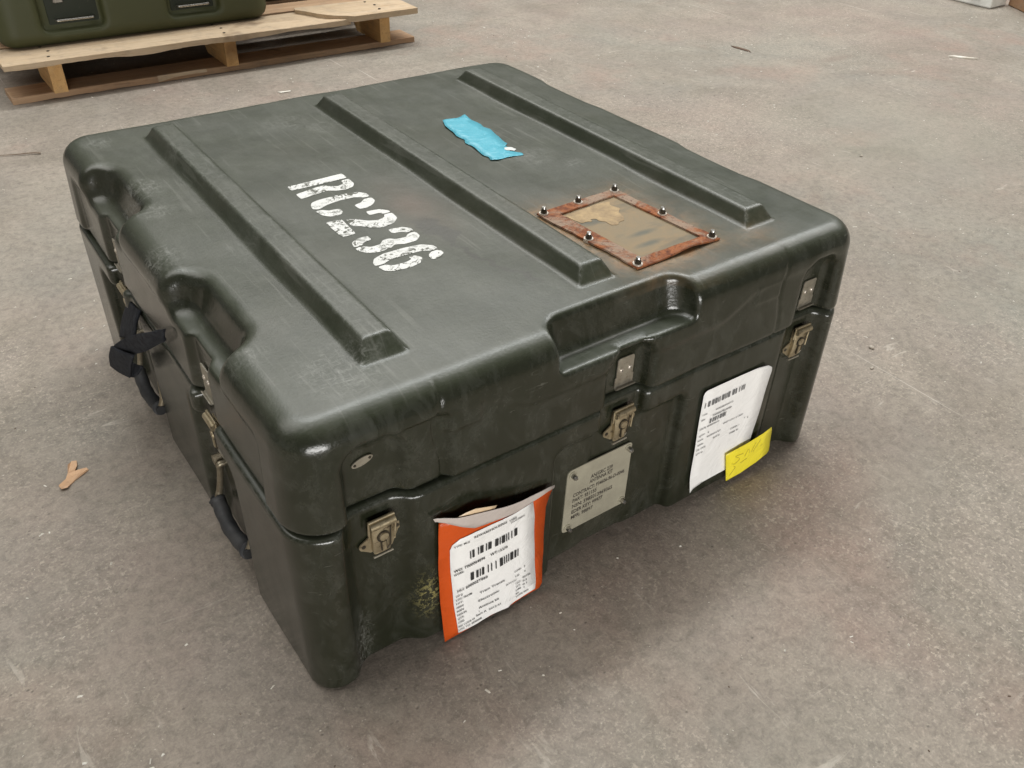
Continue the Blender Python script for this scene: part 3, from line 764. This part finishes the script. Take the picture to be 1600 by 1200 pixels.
# ---------------------------------------------------------------- etched nameplate with standoff screws
def pl_map(th): return lambda uu, vv: Vector((uu, .0205-.02*(.139-vv)*0-th+.0045*((.139-vv)/.2)*0, vv))
PL = pl_map(0)
bm = bmesh.new()
c0 = [(.319, .132), (.320, .137), (.3245, .1395), (.405, .1395), (.4115, .1395), (.4150, .136), (.4155, .046), (.414, .0425), (.410, .041), (.325, .041), (.3195, .0425), (.318, .047)]
prism(bm, round_poly(c0, 1), lambda p: PL(p[0], p[1]), lambda p: pl_map(.0014)(p[0], p[1]))
plate = from_bm('nameplate', bm, PLATE, case)
for x, z in ((.3262, .1315), (.4085, .1325), (.4095, .0485), (.3255, .0485)):
    y = pl_map(.0014)(x, z).y
    bm = bmesh.new(); cyl(bm, (x, y+.001, z), (x, y-.0010, z), .0050, .0048, 18); s1 = from_bm('rivet', bm, PLATE, plate)
    bm = bmesh.new(); cyl(bm, (x, y-.001, z), (x, y-.0062, z), .0032, .0030, 14); cyl(bm, (x, y-.006, z), (x, y-.0080, z), .0030, .0018, 14); sharp(from_bm('rivet', bm, BOLT, plate), 50)
items = [('AN/GRC 239', .3545, .1120, .0058, .033), ('ANTENNA KIT', .3535, .1045, .0058, .035), ('CONTRACT: F34606-96-D-0046', .3300, .0945, .0058, .078),
         ('PART: 951155', .3302, .0860, .0058, .036), ('NSN: 5985013969365', .3302, .0770, .0058, .061), ('EDER KEY: 99977', .3302, .0680, .0058, .047), ('MFR: 98897', .3302, .0590, .0058, .033)]
from_bm('engraved_text', text_flat(items, pl_map(.0016)), INK2, plate)

# ---------------------------------------------------------------- stick-on documents
def sheet_poly(name, pts, fmap, mat, parent, cuts=4, th=.0004, solid=True):
    """outline in wall coordinates laid on a curved map, subdivided so that it follows the curve"""
    bm = bmesh.new(); vs = [bm.verts.new((a, b, 0)) for a, b in pts]
    for t in tessellate_polygon([[Vector((a, b, 0)) for a, b in pts]]): bm.faces.new([vs[i] for i in t])
    bmesh.ops.subdivide_edges(bm, edges=bm.edges[:], cuts=cuts, use_grid_fill=True)
    bmesh.ops.triangulate(bm, faces=bm.faces[:])
    for v in bm.verts: v.co = fmap(v.co.x, v.co.y)
    bmesh.ops.recalc_face_normals(bm, faces=bm.faces[:])
    n = sum((f.normal*f.calc_area() for f in bm.faces), Vector())
    if n.y > 0: bmesh.ops.reverse_faces(bm, faces=bm.faces[:])
    o = from_bm(name, bm, mat, parent, True)
    if solid:
        m = o.modifiers.new('thickness', 'SOLIDIFY'); m.thickness = th; m.offset = -1
    return o
def wall_y(z): return .0065-.0042*(1-min(max(z, 0), .22)/.22)
def pouch_map(off):
    def f(a, b):
        s = (a-.14)/.135; t = (b-.0)/.16
        bulge = .0035*math.sin(PI*min(max(s, 0), 1))*(.5+.5*t)+.0075*max(0, 1-t*1.4)**1.6+.0045*max(0, t-.75)*4*math.sin(PI*min(max(s, 0), 1))**.6
        wr = .0006*math.sin(a*120+b*60)*math.sin(b*70)+.0012*math.exp(-((a-.228-.4*(b-.02))/.006)**2)*math.exp(-(b-.02)**2/.0006)
        return Vector((a, wall_y(b)-.0022-bulge-wr-off, b))
    return f
PS = lambda L: [(a, b+.0035*0) for a, b in L]
pouch = sheet_poly('document_pouch', [(.1425, .176), (.160, .1745), (.200, .1625), (.240, .155), (.2855, .150), (.281, .1385), (.2765, .123), (.2745, .06), (.272, .012), (.268, .006), (.23, .006), (.19, .006), (.15, .003), (.1405, .002), (.140, .06), (.141, .12)], pouch_map(0), ORANGE, case, 5)
sheet_poly('paper_label', [(.153, .133), (.1555, .139), (.164, .1445), (.181, .1465), (.213, .1455), (.256, .1455), (.260, .12), (.2605, .091), (.262, .02), (.261, .010), (.240, .0085), (.225, .009), (.222, .0065), (.200, .008), (.179, .0065), (.157, .007), (.1545, .05), (.1535, .10)], pouch_map(.0012), PAPER, pouch, 5, .0002)
sheet_poly('pouch_flap', [(.136, .186), (.147, .184), (.160, .179), (.180, .1755), (.203, .170), (.240, .160), (.2855, .153), (.2845, .149), (.258, .1475), (.235, .148), (.211, .150), (.190, .1525), (.179, .155), (.165, .164), (.147, .177), (.138, .181)], pouch_map(.0022), FLAPM, pouch, 4, .0003)
sheet_poly('torn_paper_edge', [(.160, .178), (.170, .181), (.180, .182), (.205, .1735), (.203, .1695), (.185, .173)], pouch_map(.0004), TORN, pouch, 2, .0003)
pm = pouch_map(.0023)
items = [('REWAREHOUSING', .180, .1375, .0032, .040), ('LABEL', .2235, .1370, .0028, .010), ('DATE PRINT:', .226, .1325, .0022, .019), ('TYPE: MLE', .157, .1345, .0022, .018),
         ('WO: T000064896', .1565, .0975, .0036, .038), ('WT:15379', .201, .0970, .0036, .022), ('WORK:', .1565, .0925, .0028, .012), ('HU: 600002T860', .1590, .0675, .0036, .038),
         ('OP #', .1570, .0610, .0024, .008), ('LOC FROM:', .1570, .0555, .0024, .020), ('Tram Transit', .186, .0495, .0027, .033), ('LOT:', .1570, .0500, .0024, .008), ('NSN:', .1570, .0440, .0024, .009),
         ('Electronic', .184, .0385, .0027, .027), ('NSN:', .1570, .0385, .0024, .009), ('NOUN:', .1570, .0330, .0024, .012), ('Antenna kit', .184, .0275, .0027, .026), ('QTY:', .1570, .0275, .0024, .008),
         ('1', .184, .0225, .0024, None), ('COND:', .1570, .0220, .0024, .008), ('Serv A  2012-51', .180, .0180, .0024, .032), ('REF CODE 49', .1570, .0160, .0020, .021), ('LOC TO: 009000B', .1570, .0110, .0022, .030),
         ('COND:', .232, .0535, .0020, .010), ('7', .2455, .0530, .0026, None), ('UI:', .233, .0460, .0020, .006), ('4', .2455, .0460, .0026, None), ('AUTO LOC:', .2200, .0405, .0020, .015), ('UNIT:', .2330, .0350, .0020, .008),
         ('00100', .2430, .0380, .0022, .011), ('0.3', .2430, .0325, .0022, .006), ('WT:', .2330, .0295, .0020, .007), ('0.1', .2430, .0270, .0022, .006), ('DIM:', .2330, .0240, .0020, .008), ('T', .2440, .0215, .0022, None), ('ID:', .233, .019, .002, .005), ('CODE 0003', .2330, .0145, .0020, .018)]
bm = text_flat(items, pm)
bars(bm, .176, .236, .1085, .1190, pm, 3); bars(bm, .176, .238, .0755, .0865, pm, 9)
from_bm('printed_text', bm, INK, pouch)
# white shipping label
def white_map(off):
    def f(a, b):
        lift = .010*max(0, 1-((a-.517)**2+(b-.021)**2)**.5/.030)**2*0+.004*max(0, (.05-b)/.05)**1.5
        lift += .0030*max(0, (a-.608)/.018)
        return Vector((a, wall_y(b)-.0016-lift-off-.0003*math.sin(b*80+a*50), b))
    return f
wl = sheet_poly('shipping_label', [(.507, .176), (.5085, .180), (.512, .182), (.555, .181), (.600, .180), (.618, .1785), (.6245, .174), (.6255, .168), (.622, .12), (.6175, .061), (.6120, .027), (.575, .0265), (.535, .0260), (.519, .0235), (.5135, .0190), (.511, .045), (.509, .10)], white_map(0), PAPER, case, 5, .0002)
wm = white_map(.0009)
items = [('0030080024713', .534, .1440, .0024, .030), ('TYPE:', .511, .1440, .0022, .009), ('7000007823080', .530, .1360, .0028, .033), ('NSN:', .511, .1360, .0024, .007), ('STATE: 4NSSN0N19', .511, .1215, .0026, .034),
         ('UNIT LOC: 5 UNIT', .554, .1130, .0024, .036), ('QTY:   6', .512, .1110, .0024, .018), ('NOUN:', .511, .1040, .0024, .010), ('ANTENNA KIT', .527, .1040, .0024, .025), ('BOX 07', .540, .0965, .0024, .012),
         ('COND: 1', .571, .0965, .0024, .016), ('SERIAL:', .512, .0965, .0024, .011), ('ITEMS: 81', .571, .0890, .0024, .016), ('DEL. DATE:', .512, .0890, .0024, .016), ('QTY: 02', .512, .0820, .0024, .012), ('4', .594, .105, .0024, None), ('6', .600, .103, .003, None)]
bm = text_flat(items, wm); bars(bm, .512, .582, .1560, .1640, wm, 21, 56); bars(bm, .527, .555, .1265, .1335, wm, 27, 30)
from_bm('printed_text', bm, mat_simple('grey_print', (.10, .10, .10), (.22, .22, .22), 700, .6), wl)
ym_ = lambda off: (lambda a, b: Vector((a, wall_y(b)-.0055-off-.004*math.sin(PI*(a-.569)/.094)*.6-.0002*math.sin(a*200), b)))
yn = sheet_poly('yellow_note', [(.569, .0585), (.61, .0620), (.654, .0660), (.6565, .0600), (.659, .040), (.662, .0215), (.659, .0175), (.62, .0125), (.580, .0075), (.575, .03)], ym_(0), YELLOW, case, 4, .0003)
bm = bmesh.new(); yf_ = ym_(.0006)
for L in ([(.583, .037), (.590, .034), (.597, .040), (.588, .047), (.602, .047)], [(.606, .040), (.611, .050), (.615, .041)], [(.618, .041), (.624, .055)], [(.622, .040), (.633, .056)], [(.600, .031), (.612, .034)], [(.584, .016), (.592, .027), (.588, .030)], [(.640, .045), (.636, .043)]):
    tube(bm, smooth_path([yf_(a, b) for a, b in L], 5), .00028, 5)
from_bm('handwriting', bm, PENCIL, yn)

# ---------------------------------------------------------------- left side handles and strap
def handle(y0, y1, zt, zb, xo):
    h = bpy.data.objects.new('handle', None); link(h, case)
    bm = bmesh.new()
    for y in (y0, y1):
        s = 1 if y == y0 else -1
        bm = bmesh.new()
        tube(bm, smooth_path([(.024, y+s*.012, zt), (.015, y+s*.012, zt+.001), (xo+.010, y+s*.009, zt-.010), (xo+.006, y+s*.004, zb+.018), (xo, y+s*.006, zb+.003), (xo, y+s*.020, zb)], 6), .0038, 10)
        from_bm('handle_wire', bm, WIRE, h, True)
    bm = bmesh.new()
    tube(bm, smooth_path([(xo, y0+.004, zb+.003), (xo, y0+.012, zb), (xo-.003, (y0+y1)/2, zb-.003), (xo, y1-.012, zb), (xo, y1-.004, zb+.003)], 8), lambda t: .0098-.0010*math.sin(PI*t)+.0004*math.sin(t*40), 14)
    from_bm('grip', bm, RUBBER, h, True)
    for y in (y0, y1):
        bm = bmesh.new(); cyl(bm, (.021, y, zt), (.012, y, zt), .0065, .0060, 14); from_bm('bracket', bm, WIRE, h)
        bm = bmesh.new(); cyl(bm, (xo, y+(.0036 if y == y0 else -.0036), zb+.001), (xo, y+(-.0004 if y == y0 else .0004), zb+.001), .0070, seg=14); from_bm('grip_end', bm, HOLE, h)
    return h
handle(.186, .292, .105, .046, .005)
handle(.496, .604, .103, .044, .004)
st = bpy.data.objects.new('strap', None); link(st, case)
def web(A, B, n=5):
    A = smooth_path(A, n); B = smooth_path(B, n); bm = bmesh.new(); rows = []
    for i, (a, b) in enumerate(zip(A, B)):
        c = (a+b)/2; rows.append([bm.verts.new(a.lerp(b, t)+Vector((-.0018*math.sin(PI*t), 0, 0))) for t in (0, .08, .3, .5, .7, .92, 1)])
    for p, q in zip(rows, rows[1:]):
        for k in range(6): bm.faces.new((p[k], p[k+1], q[k+1], q[k]))
    bmesh.ops.recalc_face_normals(bm, faces=bm.faces[:])
    o = from_bm('webbing', bm, WEB, st, True); m = o.modifiers.new('thickness', 'SOLIDIFY'); m.thickness = .0028; m.offset = 0
    return o
web([(.001, .318, .277), (-.002, .331, .269), (-.008, .350, .258), (-.014, .401, .229), (-.021, .455, .195), (-.027, .498, .164), (-.030, .523, .143)],
    [(.001, .330, .255), (-.003, .372, .226), (-.008, .410, .199), (-.014, .450, .173), (-.019, .490, .144), (-.024, .518, .123), (-.026, .540, .104)])
web([(-.031, .508, .157), (-.031, .555, .114), (-.028, .600, .070)], [(-.019, .436, .180), (-.020, .470, .146), (-.018, .525, .092)])
web([(-.027, .600, .070), (-.014, .590, .074), (-.006, .560, .092)], [(-.017, .525, .092), (-.010, .515, .100), (-.003, .500, .120)])
web([(.006, .520, .206), (.0, .552, .171), (-.006, .558, .152), (-.012, .554, .138)], [(.006, .462, .222), (-.001, .455, .216), (-.007, .448, .208), (-.012, .440, .200)])

# ---------------------------------------------------------------- floor
bm = bmesh.new()
for q in ((-14, -12), (22, -12), (22, 24), (-14, 24)): bm.verts.new((*q, 0))
bm.faces.new(bm.verts[:])
fl = from_bm('floor', bm, FLOOR); tag(fl, kind='structure', label='worn grey brown concrete floor with scratches and plaster dust')

# ---------------------------------------------------------------- pallet
pal = empty('pallet', (.67, 2.45, 0), 'weathered timber pallet behind the case with a split deck board', 'pallet')
def pal_part(name, bm, mat, sh=0): 
    for v in bm.verts: v.co -= Vector((.67, 2.45, 0))
    o = from_bm(name, bm, mat, pal); return o
def rough_board(x0, x1, y0, y1, z0, z1, seed, front=None, nx=40):
    rs = random.Random(seed); bm = bmesh.new(); rows = []
    jf = 0; jz = 0
    for i in range(nx+1):
        t = i/nx; x = x0+(x1-x0)*t
        jf = jf*.7+rs.uniform(-.0012, .0012); jz = jz*.6+rs.uniform(-.0016, .0016)
        dy = jf+(front(x)[0] if front else 0); dz = jz*.6+(front(x)[1] if front else 0); lift = front(x)[2] if front else 0
        pr = [(y0+dy, z0+dz*.8+lift), (y0+dy+.0008, z1-.0015+lift), (y0+dy+.003, z1+lift), (y1-.002+jf, z1+lift*.8), (y1+jf, z0+lift*.8)]
        rows.append([bm.verts.new((x, a, b)) for a, b in pr])
    for A, B in zip(rows, rows[1:]):
        for k in range(5): bm.faces.new((A[k], A[(k+1) % 5], B[(k+1) % 5], B[k]))
    bm.faces.new(rows[0][::-1]); bm.faces.new(rows[-1]); bmesh.ops.recalc_face_normals(bm, faces=bm.faces[:])
    return bm
PX0, PX1 = .090, 1.262
# leading deck board, split near the right end: two pieces
def fr1(x):
    c = .012*max(0, (x-.92)/.13)
    return (.0015*math.sin(x*14)+c*.8, .0025*math.sin(x*23+1)+.003*math.sin(x*9), -.002*max(0, (x-.8)/.2))
pal_part('deck_board', rough_board(PX0, 1.040, 1.962, 2.115, .0885, .1035, 3, fr1, 60), WOOD)
bm = bmesh.new()                                              # the raised right-hand piece with a jagged split end
top = [(.925, 2.118), (.918, 2.095), (.935, 2.070), (.950, 2.040), (.957, 2.025), (.975, 2.000), (1.000, 1.990), (1.030, 1.972), (1.045, 1.957), (PX1, 1.955), (PX1+.002, 2.05), (PX1-.004, 2.113), (1.1, 2.118)]
prism(bm, top, lambda p: Vector((p[0], p[1], .0945+.006*(p[0] < 1.0))), lambda p: Vector((p[0], p[1], .1110+.003*(p[0] < 1.0))))
pal_part('deck_board', bm, WOOD)
ys = 2.135
for i in range(5):
    pal_part('deck_board', rough_board(PX0+.002*i, PX1-.003*i, ys, ys+.095, .0885, .1035, 10+i), WOODD); ys += .128
for k, (y0, y1) in enumerate(((1.988, 2.085), (2.40, 2.49), (2.80, 2.895))):
    o = pal_part('bottom_board', rough_board(PX0, PX1+.004, y0, y1, .0006, .0170, 30+k, (lambda x: (.003*math.sin(x*7), .0, 0)) if k == 0 else None, 60), WOODD)
for x in (.190, .648, 1.138):
    bm = bmesh.new()
    y0, y1 = 1.975, 2.90
    pts = [(y0, .0175), (y0, .0885), (y1, .0885), (y1, .0175), (y1-.16, .0175), (y1-.19, .050), (y1-.36, .050), (y1-.39, .0175), (y0+.40, .0175), (y0+.37, .050), (y0+.19, .050), (y0+.16, .0175)]
    a = [bm.verts.new((x, p, z)) for p, z in pts]; b = [bm.verts.new((x+.034, p, z)) for p, z in pts]
    for t in tessellate_polygon([[Vector((p, z, 0)) for p, z in pts]]):
        bm.faces.new([a[i] for i in t]); bm.faces.new([b[i] for i in t][::-1])
    for i in range(len(pts)): bm.faces.new((a[i], b[i], b[(i+1) % len(pts)], a[(i+1) % len(pts)]))
    bmesh.ops.recalc_face_normals(bm, faces=bm.faces[:])
    pal_part('stringer', bm, WOODY)
bm = bmesh.new()   # torn pale splinter along the bottom board
prism(bm, [(.455, 1.985), (.500, 1.982), (.560, 1.9835), (.590, 1.9815), (.585, 1.9885), (.52, 1.9895), (.47, 1.990)], lambda p: Vector((p[0], p[1], .010-.008*(p[0] < .5))), lambda p: Vector((p[0], p[1]+.002, .0185)))
pal_part('splinter', bm, WOOD)
for x in (.190, .648, 1.138):
    for dx, y in ((.012, 1.995), (.022, 2.045), (.012, 2.090)):
        bm = bmesh.new(); zt_ = .1128 if x > 1.1 else .1040
        cyl(bm, (x+dx, y, zt_-.001), (x+dx, y, zt_+.0008), .0042, .0036, 10); pal_part('nail', bm, DARKST)

# ---------------------------------------------------------------- cases on the pallet
def f_crate(W, D, Hc, rec):
    def f(X, Y, Z):
        o = rmax(np.abs(X-W/2)-W/2, np.abs(Y-D/2)-D/2, .05)
        o = rmax(o, np.abs(Z-Hc/2)-Hc/2, .035)
        for a, b, z0_, z1_ in rec:
            o = smax(o, -rmax(rmax(np.abs(X-(a+b)/2)-(b-a)/2, Y-.026, .012), np.abs(Z-(z0_+z1_)/2)-(z1_-z0_)/2, .02), .014)
        o = smax(o, -rmax(Y-.004, np.abs(Z-.22)-.003, .001), .004)
        return o
    return f
def crate(loc, W, D, Hc, rec, mat, label, hbars):
    root = empty('storage_case', loc, label, 'case')
    P, Q, _ = surface(f_crate(W, D, Hc, rec), (0, 0, 0), (W, D, Hc), .007)
    body = np_mesh('body', P, Q, mat, root)
    for a, b, z in hbars:
        bm = bmesh.new(); box(bm, a-.016, b+.016, .0245, .0275, z-.035, z+.055, .001, 1); pn = from_bm('recess_panel', bm, HOLE if mat is OLIVED else OLIVED, root)  # dark panel set into the back of each recess
        bm = bmesh.new(); tube(bm, smooth_path([(a, .024, z), (a+.002, .012, z), (a+.012, .010, z), (b-.012, .010, z), (b-.002, .012, z), (b, .024, z)], 5), .0034, 8)
        from_bm('handle', bm, BOLT, root, True)
        bm = bmesh.new(); box(bm, a+.004, a+.030, .018, .0245, z+.040, z+.054, .002, 1); from_bm('catch', bm, BOLT, root)
    return root
crate((.112, 2.072, .1037), .725, .52, .42, [(.108, .262, .035, .19), (.432, .575, .035, .19)], OLIVE, 'olive green moulded case with metal bar handles on the left of the pallet', [(.145, .238, .060), (.460, .548, .060)])
crate((.880, 2.250, .1037), .36, .50, .40, [(.08, .16, .035, .19), (.22, .30, .035, .19)], OLIVED, 'very dark green case further back on the right of the pallet', [(.10, .14, .06), (.24, .28, .06)])

# ---------------------------------------------------------------- things at the far right edge of the photo
beam = empty('steel_post', (3.513, 1.30, 0), 'white painted perforated metal post lying on the floor at top right', 'post')
Rb = Matrix.Rotation(math.radians(92), 4, 'Z')
beam.rotation_euler = (0, 0, math.radians(91))
bm = bmesh.new(); box(bm, 0, 1.5, -.06, .06, .0006, .075, .006, 2); from_bm('post_body', bm, WHITEM, beam)
for i in range(8):
    bm = bmesh.new(); cyl(bm, (.05+.19*i, .0602, .042), (.10+.19*i, .0609, .042), .014, seg=20); from_bm('hole', bm, HOLE, beam)
blk = empty('timber_block', (3.585, 1.30, 0), 'rough brown timber block on the floor at the right edge', 'timber')
blk.rotation_euler = (0, 0, math.radians(-122))
bm = bmesh.new(); box(bm, 0, .9, 0, .16, .0006, .05, .003, 1); from_bm('block_body', bm, BROWNW, blk)
bm = bmesh.new(); box(bm, .02, .92, -.005, .15, .0507, .10, .003, 1); from_bm('block_body', bm, BROWNW, blk)

# ---------------------------------------------------------------- litter
def slab(name, pts, h, mat, label, cat, bend=0.0):
    cx = sum(p[0] for p in pts)/len(pts); cy = sum(p[1] for p in pts)/len(pts)
    bm = bmesh.new(); prism(bm, [(a-cx, b-cy) for a, b in pts], lambda p: Vector((p[0], p[1], .0005)), lambda p: Vector((p[0]*.97, p[1]*.97, h*.7)))
    o = from_bm(name, bm, mat); o.location = (cx, cy, 0); return tag(o, label, cat)
chip = slab('wood_chip', [(-.1435, .470), (-.139, .475), (-.133, .481), (-.128, .492), (-.1245, .504), (-.1185, .513), (-.1125, .511), (-.1140, .500), (-.1195, .489), (-.1130, .4885), (-.1050, .489), (-.1040, .484), (-.112, .479), (-.122, .474), (-.130, .468), (-.1345, .462), (-.142, .462)], .003, CHIP, 'flat crumpled orange brown wood scrap on the floor left of the case', 'wood chip')
for v in chip.data.vertices: v.co.z += .004*max(0, math.sin(v.co.x*160+v.co.y*90))*(.5+40*abs(v.co.y))*.6
slab('wood_chip', [(2.70, 1.005), (2.72, .995), (2.765, .935), (2.745, .945), (2.715, .975)], .006, DUST, 'long pale chip on the floor at upper right', 'wood chip')
slab('dry_leaf', [(2.150, 1.448), (2.160, 1.425), (2.164, 1.380), (2.152, 1.362), (2.148, 1.395), (2.144, 1.43)], .003, LEAF, 'curled dark dry leaf on the floor behind the case', 'leaf')
tw = bmesh.new(); tube(tw, smooth_path([(-.06, .022, .002), (-.02, .010, .003), (.02, -.004, .003), (.048, -.014, .004), (.062, -.022, .003)], 5), lambda t: .0006+.0016*t, 7)
o = from_bm('twig', tw, TWIG, None, True); o.location = (.015, 1.645, 0); tag(o, 'thin pale twig on the floor left of the case', 'twig')
slab('wood_chip', [(.700, 1.752), (.735, 1.745), (.731, 1.738), (.704, 1.741)], .003, DUST, 'thin white sliver on the floor between pallet and case', 'wood chip')
def pebble(x, y, r_, label, mat=STONE):
    bm = bmesh.new(); bmesh.ops.create_icosphere(bm, subdivisions=2, radius=r_)
    rs = random.Random(int(x*1000)); k = [rs.uniform(.6, 1.1) for _ in range(3)]; ph = rs.random()*6
    for v in bm.verts:
        n = v.co.normalized(); v.co = Vector((n.x*k[0], n.y*k[1], n.z*.55))*r_*(1+.18*math.sin(n.x*4+ph)+.12*math.sin(n.y*5+ph))
    o = from_bm('pebble', bm, mat); o.location = (x, y, r_*.5); tag(o, label, 'pebble'); return o
pebble(1.027, .090, .0045, 'pale pebble on the floor right of the case')
pebble(1.052, .197, .0030, 'tiny dark pebble on the floor right of the case', LEAF)
pebble(.978, .053, .0030, 'small flat pebble close to the right front corner of the case')
pebble(1.72, .62, .0035, 'small pebble far to the right of the case')

# countless plaster and wood grit: one stuff object
def grit(name, n, mat, smin_, smax_, seed, zone):
    rs = np.random.RandomState(seed); V = []; Fc = []
    k = 0
    while k < n:
        x, y = zone(rs)
        if -.01 < x < LX+.01 and -.01 < y < LY+.01: continue
        s = smin_+(smax_-smin_)*rs.rand()**4; a = rs.rand()*PI; el = 1+2.2*rs.rand()**3
        ca, sa = math.cos(a), math.sin(a); b0 = len(V)
        for (px, py, pz) in ((-1, -.6, 0), (1, -.7, 0), (.8, .7, 0), (-.9, .5, 0), (-.5, -.3, 1), (.5, -.3, .8), (.3, .4, .9)):
            qx = px*s*el*(.7+.6*rs.rand()); qy = py*s*(.7+.6*rs.rand()); V.append((x+qx*ca-qy*sa, y+qx*sa+qy*ca, .0002+pz*s*.8))
        for f_ in ((0, 1, 5, 4), (1, 2, 6, 5), (2, 3, 4, 6), (3, 0, 4), (4, 5, 6)): Fc.append([b0+i for i in f_])
        k += 1
    me = bpy.data.meshes.new(name); me.from_pydata(V, [], Fc); me.materials.append(mat)
    o = bpy.data.objects.new(name, me); link(o); return tag(o, None, None, None, 'stuff')
CL = RNG.rand(60, 2)*[4.4, 3.6]+[-1.0, -.8]
def zone(rs):
    if rs.rand() < .55: return rs.uniform(-1.0, 3.4), rs.uniform(-.7, 2.6)
    c = CL[rs.randint(60)]; return c[0]+rs.normal()*.10, c[1]+rs.normal()*.10
def zone_near(rs): return rs.uniform(-.5, 1.3), rs.uniform(-.35, .6)
o = grit('plaster_grit', 5200, DUST, .0003, .0019, 2, zone); o['label'] = 'scattered pale plaster and wood grit on the floor'
o = grit('dark_grit', 1500, LEAF, .0003, .0011, 6, zone); o['label'] = 'scattered dark grit and crumbs on the floor'
